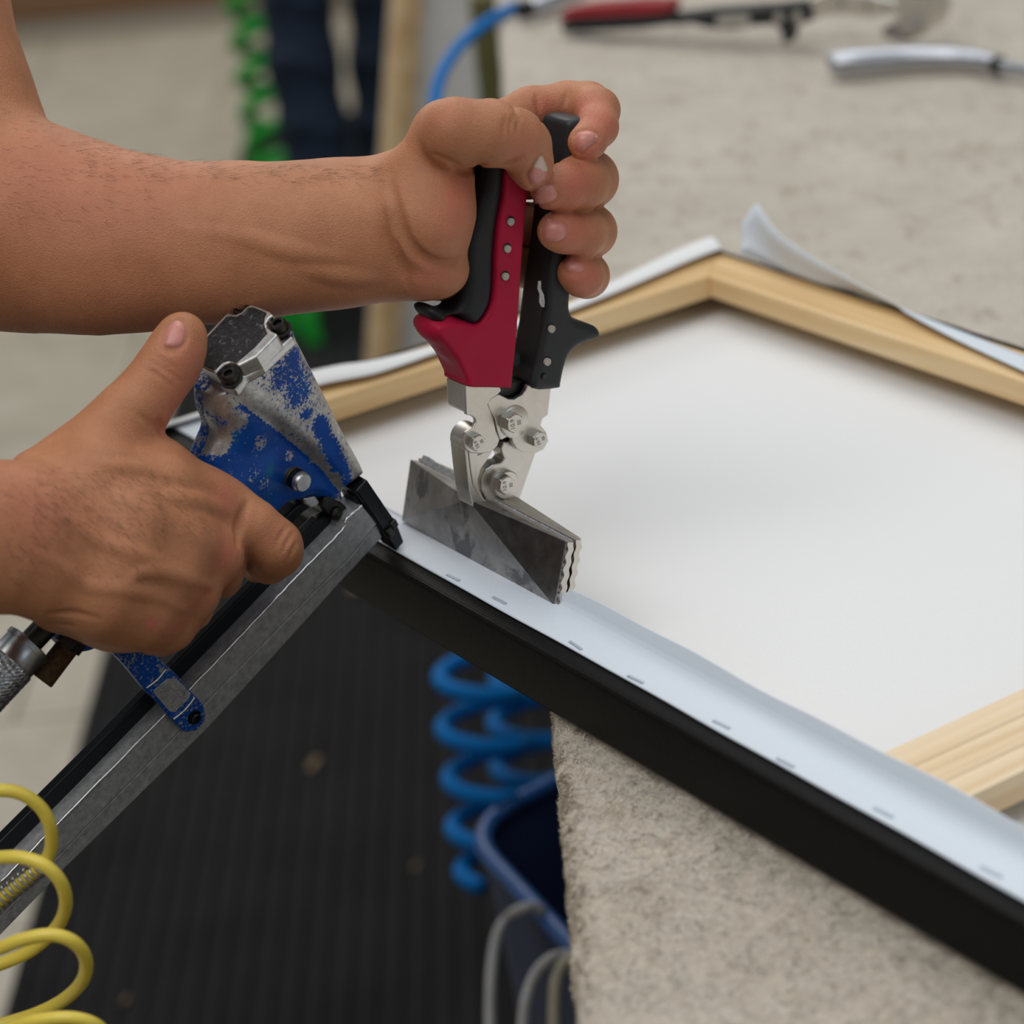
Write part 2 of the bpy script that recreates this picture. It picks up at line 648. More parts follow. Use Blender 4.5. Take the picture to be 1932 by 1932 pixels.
dsp = 0.0016 * vnoise(SS, YY, 1, 0.016) + 0.0018 * vnoise(SS, YY, 2, 0.0065) * near + 0.0022 * vnoise(SS, YY, 3, 0.0031) * near - 0.001
wob = 0.0012 * vnoise(YY, YY * 0 + 3.3, 4, 0.05) * np.clip((0.05 - SS) / 0.05, 0, 1)
V = np.stack([px_ + nx_ * dsp + wob, YY, pz_ + nz_ * dsp], -1).reshape(-1, 3)
idx = np.arange(len(S) * len(Y)).reshape(len(S), len(Y))
Q = np.stack([idx[:-1, :-1], idx[1:, :-1], idx[1:, 1:], idx[:-1, 1:]], -1).reshape(-1, 4)
cover = fast_mesh('table_cover', V, Q, M_PLUSH)
tag(cover, 'beige plush fabric cover spread over the work table', 'table cover')


# loose pile of the plush near the camera: tiny curved fibres standing on the cover
M_PILE = plain('plush_fibre', srgb(208, 197, 181), 0.95, spec=0.05, var=0.1, scale=40, bstr=0)
NP = 150000
sx = np.where(rng.random(NP) < 0.82, rng.random(NP) * 0.27, -rng.random(NP) * 0.03)
sy = -0.42 + rng.random(NP) * 0.47
tt = np.clip(-sx / R_E, 0, math.pi / 2)
fx = np.where(sx > 0, X0 + sx, X0 - R_E * np.sin(tt))
fz = np.where(sx > 0, TT, TT - R_E + R_E * np.cos(tt)) - 0.0036 - np.where(sx < -arc, -sx - arc, 0)
fnx, fnz = -np.sin(tt), np.cos(tt)
dd_ = 0.0016 * vnoise(sx, sy, 1, 0.016) + 0.0018 * vnoise(sx, sy, 2, 0.0065) + 0.0022 * vnoise(sx, sy, 3, 0.0031) - 0.001
root = np.stack([fx + fnx * (dd_ - 0.0006), sy, fz + fnz * (dd_ - 0.0006)], 1)
an = 9 * vnoise(sx, sy, 11, 0.012) + 7 * vnoise(sx, sy, 12, 0.005) + rng.normal(0, 0.5, NP)
ln = 0.0016 + 0.0014 * rng.random(NP)
nrm = np.stack([fnx, np.zeros(NP), fnz], 1)
tu = np.stack([fnz, np.zeros(NP), -fnx], 1); tv = np.array([0, 1.0, 0])
lean_ = tu * np.cos(an)[:, None] + tv * np.sin(an)[:, None]
side = np.cross(nrm, lean_) * 0.00016
tipp = root + (nrm * 0.75 + lean_ * (0.55 + 0.5 * rng.random(NP))[:, None]) * ln[:, None]
midp = root + (nrm * 0.62 + lean_ * 0.2) * ln[:, None] * 0.55
V = np.stack([root - side, root + side, midp + side, midp - side, tipp], 1).reshape(-1, 3)
b_ = np.arange(NP) * 5
Q = np.vstack([np.stack([b_, b_ + 1, b_ + 2], 1), np.stack([b_, b_ + 2, b_ + 3], 1), np.stack([b_ + 3, b_ + 2, b_ + 4], 1)])
keep = None
pile = fast_mesh('plush_pile', V, Q, M_PILE, cover, False)
tag(pile, kind='stuff')


# ------------------------------------------------------------------ stretched canvas
def fr(u, v, z=0.0):
    return ANCHOR + UW * u + VW * v + ZW * z


def canvas_mat(name, c, rough=0.8, weave=1.0, spec=0.3):
    m, nt, b = nodes(name)
    tc = nt.nodes.new('ShaderNodeTexCoord')
    vr = N(nt, 'ShaderNodeVectorRotate', rotation_type='Z_AXIS')
    vr.inputs['Angle'].default_value = -math.atan2(UW[1], UW[0])
    nt.links.new(tc.outputs['Object'], vr.inputs['Vector'])
    b.inputs['Base Color'].default_value = (*c, 1)
    b.inputs['Roughness'].default_value = rough
    b.inputs['Specular IOR Level'].default_value = spec
    hs = []
    for d in ('X', 'Y'):
        wv = N(nt, 'ShaderNodeTexWave', wave_type='BANDS', bands_direction=d)
        wv.inputs['Scale'].default_value = 260
        wv.inputs['Distortion'].default_value = 0.6
        nt.links.new(vr.outputs[0], wv.inputs['Vector'])
        hs.append(wv.outputs['Fac'])
    mth = N(nt, 'ShaderNodeMath', operation='ADD')
    nt.links.new(hs[0], mth.inputs[0]); nt.links.new(hs[1], mth.inputs[1])
    bump(nt, b, mth.outputs[0], 0.25 * weave, 0.0003)
    return m


M_CANVAS = canvas_mat('raw_canvas', (0.80, 0.805, 0.81))
M_FLAP = canvas_mat('cool_tinted_canvas', (0.70, 0.76, 0.83))  # same canvas, with the cool light's blue tint put into its colour
M_BLACK = canvas_mat('black_printed_canvas', (0.0055, 0.005, 0.005), 0.45, 1.6, 0.10)
W_U = wood_mat('pine_along', UW, srgb(196, 158, 104), srgb(220, 186, 134), srgb(232, 204, 160))
W_V = wood_mat('pine_across', VW, srgb(196, 158, 104), srgb(220, 186, 134), srgb(232, 204, 160))
W_B = wood_mat('pine_brace', VW, srgb(208, 168, 116), srgb(232, 208, 172), srgb(240, 222, 194), 34, 0.02)
UL, VR, UE = -0.3416, 0.371, 0.62
BW, HI = 0.0325, 0.0127
frame = thing('stretched_canvas', fr(0.1, 0.18, -FH), 'unfinished stretched canvas lying face down, black outer edges and bare pine bars', 'canvas')


def bar(name, p0, p1, inn, m0, m1, mat):
    """bar from p0 to p1 (outer top edge), inn = inward unit vector; mitre m0, m1 at the ends"""
    d = (p1 - p0); L = np.linalg.norm(d); d = d / L
    prof = [(0, 0), (BW - 0.001, 0), (BW, -0.001), (BW, -HI), (BW - 0.004, -HI - 0.002), (0.008, -HI - 0.004), (0.006, -FH + 0.0012), (0, -FH + 0.0012)]
    V = []
    for e, (q, sgn, mt) in enumerate(((p0, 1, m0), (p1, -1, m1))):
        for (a, z) in prof:
            V.append(q + d * sgn * (a * mt) + inn * a + ZW * z)
    n = len(prof)
    F = [[i, (i + 1) % n, n + (i + 1) % n, n + i] for i in range(n)] + [list(range(n)), list(range(2 * n - 1, n - 1, -1))]
    return mesh(name, V, F, mat, frame, False, 0.0006, 1)


bar('stretcher_bar', fr(UL, 0), fr(UE, 0), VW, 1, 1, W_U)
bar('stretcher_bar', fr(UL, VR), fr(UL, 0), UW, 1, 1, W_V)
bar('stretcher_bar', fr(UE, VR), fr(UL, VR), -VW, 1, 1, W_U)
bar('stretcher_bar', fr(UE, 0), fr(UE, VR), -UW, 1, 1, W_V)
# cross brace with two routed grooves
prof = [(0.160, -0.004), (0.1735, -0.004), (0.1745, -0.0052), (0.1765, -0.0052), (0.1775, -0.004), (0.1895, -0.004), (0.1905, -0.0052), (0.1925, -0.0052), (0.1935, -0.004), (0.2042, -0.004), (0.2042, -0.016), (0.160, -0.016)]
n = len(prof)
V = [fr(u, 0.0335, z) for u, z in prof] + [fr(u, VR - 0.0335, z) for u, z in prof]
F = [[i, (i + 1) % n, n + (i + 1) % n, n + i] for i in range(n)] + [list(range(n)), list(range(2 * n - 1, n - 1, -1))]
mesh('cross_bar', V, F, W_B, frame)
# canvas sheet seen from its back
gu, gv = np.linspace(UL + 0.0005, UE - 0.0005, 60), np.linspace(0.0005, VR - 0.0005, 30)
A, B = np.meshgrid(gu, gv, indexing='ij')
Z = -FH + 0.0008 + 0.0003 * vnoise(A, B, 9, 0.08)
V = (ANCHOR + A[..., None] * UW + B[..., None] * VW + Z[..., None] * ZW).reshape(-1, 3)
idx = np.arange(A.size).reshape(A.shape)
Q = np.stack([idx[:-1, :-1], idx[1:, :-1], idx[1:, 1:], idx[:-1, 1:]], -1).reshape(-1, 4)
fast_mesh('canvas_back', V, Q, M_CANVAS, frame)


def ribbon(name, rows, mat, thick=0.0006, smooth=True):
    """rows: list of lists of points (all the same length)"""
    R = np.array(rows)
    n, m = R.shape[:2]
    idx = np.arange(n * m).reshape(n, m)
    Q = np.stack([idx[:-1, :-1], idx[1:, :-1], idx[1:, 1:], idx[:-1, 1:]], -1).reshape(-1, 4)
    o = mesh(name, R.reshape(-1, 3), Q.tolist(), mat, frame, smooth)
    s = o.modifiers.new('thickness', 'SOLIDIFY'); s.thickness = thick; s.offset = 0
    return o


def black_side(p, d, L, inn, depth):
    rows = []
    k = int(L / 0.006)
    for i in range(k + 1):
        q = p + d * L * i / k
        j = 0.0003 * math.sin(i * 0.9) + 0.0004 * (random.random() - 0.5)
        pr = [(depth, 0.0004), (0.0030, 0.0005), (0.0009, 0.0003 + j * 0.3), (-0.0002, -0.0005 + j * 0.3), (-0.0006, -0.002 + j), (-0.0006, -0.012), (-0.0006, -FH + 0.002), (0.0004, -FH + 0.0004)]
        rows.append([q + inn * a + ZW * z for a, z in pr])
    return ribbon('black_edge', rows, M_BLACK, 0.0005)


black_side(fr(UL, 0), UW, UE - UL, VW, 0.0105)
black_side(fr(UL, VR), -VW, VR, UW, 0.004)
black_side(fr(UE, VR), -UW, UE - UL, -VW, 0.004)
black_side(fr(UE, 0), VW, VR, -UW, 0.004)

# near flap: lies on the bar, its free edge curls up; pulled up between the jaws
rows = []
for i in range(161):
    u = UL + (UE - UL) * i / 160
    g = 1.0
    if u < -0.01: g = max(0.12, 1 - ((-0.01 - u) / 0.012) ** 2) if u > -0.03 else 0.12
    wv = 0.0006 * math.sin(u * 38) + 0.0004 * math.sin(u * 91 + 1)
    pr = [(0.0087 + wv * 0.3, 0.0011), (0.0100, 0.0015), (0.016, 0.0013), (0.024, 0.0013), (0.0280, 0.0014), (0.0296, 0.0013 + 0.0010 * g), (0.0304, 0.0013 + 0.0036 * g), (0.0308 - 0.0006 * g, 0.0013 + (0.0098 + wv) * g)]
    rows.append([fr(u, a, z) for a, z in pr])
ribbon('folded_flap', rows, M_FLAP)
# left flap, a strip folded loosely over the left bar
Lo = catmull([(560, 704), (605, 694), (646, 686), (696, 680), (760, 666), (820, 650), (900, 627), (1000, 596), (1071, 573), (1151, 532), (1219, 498), (1290, 464), (1338, 446), (1348, 452)], 4)
Li = catmull([(560, 738), (610, 724), (650, 716), (705, 705), (765, 686), (828, 664), (905, 638), (1005, 608), (1075, 585), (1155, 554), (1240, 518), (1300, 492), (1352, 472), (1362, 470)], 4)
rows = []
for a, b in zip(Lo, Li):
    p, q = at_z(a[0], a[1], TT + FH + 0.0016), at_z(b[0], b[1], TT + FH + 0.0042)
    low = p - ZW * 0.0012 - UW * 0.0004
    rows.append([low, p * 0.9 + q * 0.1 + ZW * 0.0002, p * 0.5 + q * 0.5 + ZW * 0.0003, q])
rows = [[fr(UL + 0.0002, t, 0.0008), fr(UL + 0.004, t, 0.003), fr(UL + 0.009, t, 0.004), fr(UL + 0.0135, t, 0.0048)] for t in (0.0, 0.03, 0.06)] + rows
ribbon('folded_flap', rows, M_CANVAS)
# far flap: fold line, free edge and how high the free edge stands
fold_u = [-0.332, -0.31, -0.27, -0.23, -0.18, -0.13, -0.09, 0.05, 0.3, 0.6]
free_px = [(1400, 424, .013), (1415, 398, .022), (1429, 385, .030), (1441, 404, .028), (1461, 432, .025), (1493, 460, .021), (1545, 493, .016), (1592, 520, .012), (1640, 547, .009), (1690, 574, .006), (1714, 592, .005), (1807, 642, .0035), (1932, 700, .003), (2100, 777, .003), (2600, 1010, .003)]
fold_px = [(1396, 476), (1398, 477), (1401, 478), (1422, 486), (1450, 499), (1490, 516), (1545, 535), (1600, 549), (1650, 564), (1700, 581), (1726, 592), (1831, 632), (1932, 672), (2100, 745), (2600, 970)]
fe = catmull([(*at_z(a, b, TT + FH + z),) for a, b, z in free_px], 4)
fo = catmull([(*at_z(a, b, TT + FH + 0.001),) for a, b in fold_px], 4)
rows = []
for a, b in zip(fo, fe):
    hgt = b[2] - a[2]
    mid = a * 0.5 + b * 0.5 - np.array([0, 0, 1]) * 0.15 * hgt + VW * 0.10 * hgt
    q1 = a * 0.75 + b * 0.25 - np.array([0, 0, 1]) * 0.10 * hgt + VW * 0.08 * hgt
    q3 = a * 0.25 + b * 0.75 - np.array([0, 0, 1]) * 0.08 * hgt + VW * 0.06 * hgt
    rows.append([a, q1, mid, q3, b])
ribbon('folded_flap', rows, M_FLAP)
# staples along the near flap
M_STAPLE = plain('painted_staple', srgb(188, 198, 210), 0.4, 0.25, bstr=0)
st = None
for (px, py) in [(855, 1090), (942, 1133), (1086, 1218), (1199, 1282), (1361, 1367), (1482, 1439), (1667, 1533), (1870, 1645)]:
    c = at_z(px, py, TT + FH + 0.0020)
    a = random.uniform(-0.08, 0.08)
    d = UW * math.cos(a) + VW * math.sin(a)
    e = np.cross(ZW, d)
    if st is None:
        x = np.array([1., 0, 0])
        st = obox('staple', (0, 0, 0), I3, (0.0047, 0.00070, 0.0005), M_STAPLE, frame, 0.0003, 2)
        o = st
    else:
        o = st.copy(); COL.objects.link(o)
    o.matrix_parent_inverse = Matrix.Translation(frame.location).inverted()
    o.location = [float(t) for t in c]
    o.rotation_euler = (0, 0, math.atan2(d[1], d[0]))


# ------------------------------------------------------------------ hand seamer (canvas pliers)
def metal(name, c, rough=0.3, var=0.15, scale=120, metallic=1.0, bstr=0.1, worn=None, wscale=45, wlo=0.48, wrough=None):
    m, nt, b = nodes(name)
    v = mapping(nt)
    f = noise(nt, v, scale, 6, 0.65)
    c = np.array(c)
    col = ramp(nt, f, [(0.3, tuple(c * (1 - var))), (0.7, tuple(np.clip(c * (1 + var), 0, 1)))])
    b.inputs['Metallic'].default_value = metallic
    b.inputs['Roughness'].default_value = rough
    if worn is not None:
        f2 = noise(nt, v, wscale, 8, 0.7, 0.4)
        mk = ramp(nt, f2, [(wlo, (0, 0, 0)), (wlo + 0.07, (1, 1, 1))])
        mx = N(nt, 'ShaderNodeMixRGB'); nt.links.new(mk, mx.inputs[0])
        nt.links.new(col, mx.inputs[1]); mx.inputs[2].default_value = (*worn, 1)
        col = mx.outputs[0]
    nt.links.new(col, b.inputs['Base Color'])
    rr = N(nt, 'ShaderNodeMapRange'); rr.inputs[3].default_value = rough - 0.08; rr.inputs[4].default_value = rough + 0.12
    nt.links.new(f, rr.inputs[0]); nt.links.new(rr.outputs[0], b.inputs['Roughness'])
    if bstr: bump(nt, b, noise(nt, v, 1400, 3), bstr, 0.0002)
    return m


M_NICKEL = metal('satin_nickel', (0.66, 0.63, 0.58), 0.34, 0.08)
M_JAW = metal('worn_steel', (0.36, 0.34, 0.33), 0.42, 0.35, 60, worn=(0.17, 0.165, 0.17), wscale=38, wlo=0.52)
M_JAWD = metal('dark_steel', (0.25, 0.24, 0.23), 0.36, 0.2)  # on the front jaw it paints the shaded facet
M_BOLT = metal('bolt_steel', (0.62, 0.60, 0.55), 0.28, 0.1)
M_GUNM = metal('blackened_steel', (0.055, 0.053, 0.05), 0.38, 0.3, 200)
M_RED = plain('crimson_plastic', (0.40, 0.008, 0.042), 0.5, spec=0.18, var=0.06, bscale=500)
M_BLKP = plain('black_plastic', (0.017, 0.019, 0.022), 0.5, spec=0.4, var=0.15, bscale=700, bstr=0.25)
M_RUB = plain('black_rubber', (0.011, 0.012, 0.014), 0.55, spec=0.35, var=0.15, bscale=500)
M_DARK = plain('recess_shade', (0.006, 0.006, 0.006), 0.7, bstr=0)  # near-black colour that stands in for shade in holes and slots
M_HOLE = plain('pale_hole_lining', (0.42, 0.39, 0.34), 0.7, bstr=0)
M_CHIP = plain('chipped_bare_plastic', (0.42, 0.42, 0.42), 0.8, var=0.3, scale=600, bstr=0.3)
M_STAMP = plain('stamped_mark', (0.24, 0.23, 0.21), 0.6, bstr=0)
U0 = -0.077
TO = ANCHOR + UW * U0
TAX = (VW, ZW, UW)


def T(px, py, n=0.0):
    return at_plane(px, py, TO + UW * n, UW)


def TL(px, py, n=0.0):
    w = T(px, py, n) - TO
    return (w @ VW, w @ ZW)


tool = thing('canvas_pliers', T(940, 960, -0.006), 'wide jawed canvas stretching pliers, crimson and black handles, gripped in a fist', 'pliers')


def plate(name, px, n0, n1, mat, bevel=0.0005, sm=0, par=None):
    P = catmull(px, sm, True) if sm else px
    return prism(name, [T(a, b, n0) for a, b in P], UW * (n1 - n0), mat, par or tool, bevel)


# jaws: corrugated gripping plate plus a faceted wedge on the outside
JT = math.radians(17)
JU = ZW * math.cos(JT) + VW * math.sin(JT)
JO = -(VW * math.cos(JT) - ZW * math.sin(JT))
J0 = ANCHOR + VW * 0.0310 - ZW * 0.0014
UJ = UW - ZW * 0.016; UJ /= np.linalg.norm(UJ)
JH, UA, UB = 0.0292, -0.1415, -0.0192


def jaw(side, name):
    jo = JO * side
    pts = []
    k = 40
    for i in range(k + 1):
        t = i / k
        ph = t * 5.25 * 2 * math.pi + 0.6
        off = 0.0004 + 0.0007 * (1 + math.sin(ph) * (1 if side > 0 else -1)) * 0.5
        pts.append((JH * t, off))
    outer = []
    for i in range(k + 1):
        t = 1 - i / k
        ph = t * 5.25 * 2 * math.pi + 0.6
        sc = 0.0036 + 0.0005 * math.sin(ph) * (1 if side > 0 else -1)
        if t < 0.06: sc = 0.0024
        outer.append((JH * t, sc))
    prof = pts + outer
    base = J0 + (ZW * 0.001 if side < 0 else 0)
    # keep the ends scalloped but flatten the visible outer face with the wedge
    V = [base + UJ * (UA - 0) + JU * a + jo * o for a, o in prof] + [base + UJ * UB + JU * a + jo * o for a, o in prof]
    n = len(prof)
    F = [[i, (i + 1) % n, n + (i + 1) % n, n + i] for i in range(n)] + [list(range(n)), list(range(2 * n - 1, n - 1, -1))]
    o = mesh(name, V, F, M_NICKEL, tool)
    e = 0.0041
    uc = -0.0815
    p = lambda u, a, o_: base + UJ * u + JU * a + jo * o_
    Vw = [p(UA - 0.0004, 0.0006, e), p(UB - 0.002, 0.0006, e), p(UB - 0.001, JH + 0.0002, e), p(UA - 0.0004, JH + 0.0002, e),
          p(uc, JH + 0.0001, 0.0128),
          p(UA - 0.0004, 0.0006, 0.0032), p(UB - 0.002, 0.0006, 0.0032), p(UB - 0.001, JH + 0.0002, 0.0032), p(UA - 0.0004, JH + 0.0002, 0.0032)]
    Fw = [(0, 1, 4), (1, 2, 4), (3, 0, 4), (2, 3, 4) if False else (2, 8 - 5, 4), (5, 8, 7, 6), (0, 5, 6, 1), (1, 6, 7, 2), (2, 7, 8, 3), (3, 8, 5, 0)]
    wdg = mesh('jaw_wedge', Vw, Fw, M_JAW if side > 0 else M_NICKEL, o, False, 0.0004, 2)
    # on the right half a darker plate paints the shade of the turned facet
    if side > 0:
        q = lambda u, a, o_: p(u, a, o_ + 0.00012)
        A, Bq, C = Vw[4], Vw[1], Vw[2]
        nn = np.cross(Bq - A, C - A); nn /= np.linalg.norm(nn); nn = nn if nn @ jo > 0 else -nn
        c = (A + Bq + C) / 3
        tri = [t + (c - t) * 0.02 + nn * 0.00018 for t in (A, Bq, C)]
        prism('facet_shade', tri, -nn * 0.0003, M_JAWD, o)
    return o


jaw(1, 'jaw'); jaw(-1, 'jaw')
# scrap of frayed canvas caught between the jaws
rows = []
for i in range(60):
    u = UA + 0.002 + (UB - UA - 0.004) * i / 59
    hgt = 0.0004 + 0.0007 * random.random()
    if i < 26: hgt += 0.0024 - 0.00006 * i
    b0 = J0 + UJ * u
    rows.append([b0 + JU * (JH - 0.012) + JO * 0.0001, b0 + JU * JH + JO * 0.0002, b0 + JU * (JH + hgt) - JO * (0.0004 + 0.001 * random.random())])
M_FRAY = plain('frayed_canvas', (0.34, 0.36, 0.38), 0.9, var=0.4, scale=700)
R = np.array(rows); idx = np.arange(180).reshape(60, 3)
Q = np.stack([idx[:-1, :-1], idx[1:, :-1], idx[1:, 1:], idx[:-1, 1:]], -1).reshape(-1, 4)
fray = mesh('frayed_edge', R.reshape(-1, 3), Q.tolist(), M_FRAY, frame, False)
s = fray.modifiers.new('thickness', 'SOLIDIFY'); s.thickness = 0.0009

# jaw arms
larm = plate('jaw_arm', [(876, 846), (932, 848), (920, 868), (908, 886), (903, 906), (905, 926), (913, 941), (934, 955), (892, 956), (885, 925), (880, 885)], -0.0005, -0.0118, M_NICKEL, 0.0006)
lathe('jaw_arm', T(901, 834, -0.0005), -UW, [(0, 0.0062), (0.0005, 0.0067), (0.0113, 0.0067), (0.0118, 0.0062)], M_NICKEL, tool)
rarm = plate('jaw_arm', [(950, 834), (945, 846), (948, 858), (952, 866), (946, 873), (930, 876), (916, 885), (908, 905), (908, 925), (920, 947), (938, 962), (974, 962), (1012, 852), (1016, 830), (1000, 820), (975, 828)], -0.0028, -0.0108, M_NICKEL, 0.0006)
lathe('jaw_boss', T(950, 912, -0.0028), UW, [(0, 0.0064), (0.0026, 0.0064), (0.0031, 0.0060)], M_NICKEL, rarm)
plate('jaw_arm_ridge', [(884, 852), (902, 853), (899, 880), (897, 912), (905, 935), (893, 915), (888, 885)], 0.0001, -0.002, M_NICKEL, 0.0003, par=larm)

# lever plates, front and back
L_OUT = [(878, 727), (942, 727), (946, 737), (938, 746), (925, 755), (921, 763), (926, 775), (932, 792), (936, 812), (943, 829), (938, 842), (925, 854), (905, 856), (888, 855), (878, 846), (874, 832), (879, 817), (893, 807), (898, 797), (897, 790), (888, 784), (880, 783)]
R_OUT = [(996, 727), (1040, 729), (1034, 783), (1024, 790), (1020, 803), (1031, 816), (1035, 832), (1026, 848), (1012, 855), (989, 854), (975, 847), (967, 834), (965, 820), (958, 824), (946, 830), (943, 829), (938, 812), (934, 790), (924, 772), (920, 762), (926, 753), (942, 744), (950, 748), (960, 753), (972, 753), (985, 746), (991, 738)]
for n0, n1 in ((0.0012, -0.0010), (-0.0128, -0.0150)):
    plate('lever_plate', L_OUT, n0, n1, M_NICKEL, 0.0004)
    plate('lever_plate', R_OUT, n0 + 0.0003, n1, M_NICKEL, 0.0004)
plate('lever_fold', [(878, 727), (889, 727), (891, 782), (881, 782)], 0.0010, -0.0148, M_NICKEL, 0.0016)
plate('lever_fold', [(1033, 729), (1040, 729), (1034, 782), (1028, 782)], 0.0010, -0.0148, M_NICKEL, 0.0012)
lathe('pivot_disc', T(969, 795, 0.0013), UW, [(0, 0.0072), (0.0009, 0.0072), (0.0013, 0.0066)], M_NICKEL, tool)
plate('gap_shade_block', [(936, 720), (998, 720), (1002, 742), (985, 775), (945, 770), (926, 755)], -0.0030, -0.0118, M_GUNM)  # dark block added to paint the shade between the lever plates
plate('gap_shade_block', [(948, 815), (966, 815), (968, 850), (953, 855), (947, 840)], -0.0040, -0.0118, M_GUNM)
# serrated thumb latch behind the crimson handle
latch = plate('latch', [(872, 676), (884, 690), (884, 742), (876, 742), (868, 712)], -0.010, -0.019, M_GUNM)
for i in range(8):
    c = T(876 + i * 0.6, 690 + i * 7.0, -0.0175)
    obox('latch_ridge', c, (VW, ZW, UW), (0.0022, 0.0005, 0.004), M_GUNM, latch, 0.0003)

# hex bolts with stamped marks
FONT_UP, FONT_RT = ZW, -VW


def text(name, body, c, xdir, ydir, size, mat, parent, depth=0.0001):
    cu = bpy.data.curves.new(name, 'FONT')
    cu.body = body; cu.size = size; cu.extrude = depth; cu.align_x = 'CENTER'; cu.align_y = 'CENTER'
    o = bpy.data.objects.new(name, cu)
    COL.objects.link(o)
    zdir = np.cross(xdir, ydir)
    M = Matrix([[xdir[0], ydir[0], zdir[0], c[0]], [xdir[1], ydir[1], zdir[1], c[1]], [xdir[2], ydir[2], zdir[2], c[2]], [0, 0, 0, 1]])
    bpy.context.view_layer.update()
    me = bpy.data.meshes.new_from_object(o.evaluated_get(bpy.context.evaluated_depsgraph_get()))
    me.transform(M)
    bpy.data.objects.remove(o); bpy.data.curves.remove(cu)
    me.name = name
    me.materials.clear()
    return link(name, me, mat, parent)


def bolt(px, py, n, r, hgt, ph, rot, second):
    c = T(px, py, n + hgt) - UW * hgt
    o = lathe('bolt', c, UW, [(0, r), (hgt * 0.82, r), (hgt * 0.82 + 0.0001, r * 0.995), (hgt, r * 0.90)], M_BOLT, tool, poly=6, phase=ph, bevel=0.0002)
    lathe('bolt_face', c + UW * (hgt - 0.0001), UW, [(0, r * 0.84), (0.00035, r * 0.82)], M_BOLT, o, n=28)
    x = ZW * math.cos(rot) + VW * math.sin(rot)
    y = np.cross(UW, x)
    f = c + UW * (hgt + 0.0003)
    text('stamped_mark', '10.9', f + y * r * 0.30, x, y, r * 0.62, M_STAMP, o)
    text('stamped_mark', second, f - y * r * 0.42, x, y, r * 0.52, M_STAMP, o)
    return o


bolt(972, 799, 0.0026, 0.0047, 0.0048, 0.35, 0.0, 'SS')
bolt(903, 836, 0.0012, 0.0039, 0.0035, 0.15, -0.3, 'SS')
bolt(1019, 830, 0.0015, 0.0040, 0.0042, 0.5, -0.25, 'SS')
bolt(957, 916, 0.0003, 0.0045, 0.0052, 0.2, 0.12, 'SS')


# handles
def handle(name, px, n0, n1, r, mat, sm=4, h=0.0006, extra=None, closed=True, pl=0.0):
    P = np.array([TL(a, b, pl) for a, b in px])
    if sm: P = catmull(P, sm, True)
    f = Field(TO, TAX, [P[:, 0].min() - 0.004, P[:, 1].min() - 0.004, min(n0, n1) - 0.004], [P[:, 0].max() + 0.004, P[:, 1].max() + 0.004, max(n0, n1) + 0.004], h)
    f.poly(P, n0, n1, r)
    if extra: extra(f)
    return f.mesh(name, mat, tool)


def red_extra(f):
    a = np.array([*TL(838, 623, 0.0), -0.0065]); b = np.array([*TL(868, 640, 0.0), -0.0065])
    f.cone(a, b, 0.0052, 0.008, 0.006)
    f.cone(np.array([*TL(838, 620, 0), -0.0100]), np.array([*TL(838, 620, 0), -0.003]), 0.0055, 0.0055, 0.004)


red = handle('crimson_handle', [(950, 300), (990, 300), (987, 358), (981, 427), (974, 526), (970, 584), (966, 640), (961, 690), (957, 727), (952, 729), (915, 728), (878, 727), (875, 717), (866, 697), (855, 674), (835, 648), (818, 628), (822, 612), (845, 608), (866, 607), (893, 611), (912, 590), (922, 564), (926, 526), (927, 482), (932, 424), (941, 372)], 0.0040, -0.0165, 0.0016, M_RED, 3, extra=red_extra)
rub = handle('rubber_grip', [(930, 262), (952, 262), (950, 310), (943, 372), (934, 424), (929, 482), (928, 526), (924, 566), (913, 592), (896, 612), (880, 610), (866, 596), (842, 597), (836, 609), (823, 609), (811, 597), (808, 588), (814, 580), (826, 581), (842, 587), (858, 583), (868, 563), (873, 530), (873, 497), (875, 456), (884, 427), (896, 395), (909, 361), (914, 337), (920, 300)], 0.0034, -0.0150, 0.0052, M_RUB, 3)
blk = handle('black_handle', [(1063, 232), (1070, 224), (1084, 221), (1100, 222), (1104, 236), (1100, 250), (1092, 300), (1083, 360), (1070, 420), (1062, 480), (1061, 520), (1068, 546), (1067, 578), (1073, 595), (1086, 604), (1106, 609), (1119, 615), (1125, 626), (1120, 636), (1102, 642), (1080, 652), (1065, 669), (1056, 697), (1051, 722), (1047, 730), (997, 730), (1002, 687), (1010, 645), (1016, 613), (1025, 540), (1035, 477), (1042, 420), (1050, 360), (1057, 300), (1061, 250)], 0.0045, -0.0165, 0.0034, M_BLKP, 3)


def hole(px, py, n, r, parent, inner=M_HOLE):
    c = T(px, py, n)
    o = lathe('rivet_hole', c - UW * 0.001, UW, [(0, r), (0.00105, r), (0.0012, r * 0.93)], M_DARK, parent, n=24)  # dark disc paints the shade inside the hole
    lathe('hole_lining', c - UW * 0.0009 + (VW * -0.18 + ZW * -0.05) * r, UW, [(0, r * 0.76), (0.0022, r * 0.76)], inner, o, n=24)


for px, py in ((963, 417), (957, 468), (953, 520)): hole(px, py, 0.0040, 0.0021, red)
for px, py in ((1040, 619), (1032, 681)): hole(px, py, 0.0045, 0.0022, blk)
hole(1026, 709, 0.0045, 0.0016, blk, M_GUNM)
chip = [(1016, 531), (1021, 530), (1021, 545), (1026, 556), (1028, 570), (1027, 580), (1022, 579), (1018, 570), (1019, 556), (1015, 545)]
prism('paint_chip', [T(a, b, 0.0046) for a, b in chip], -UW * 0.0006, M_CHIP, blk)
plate('latch_block', [(962, 664), (978, 664), (984, 672), (984, 690), (975, 694), (962, 690)], -0.004, -0.014, M_BLKP, 0.0008)


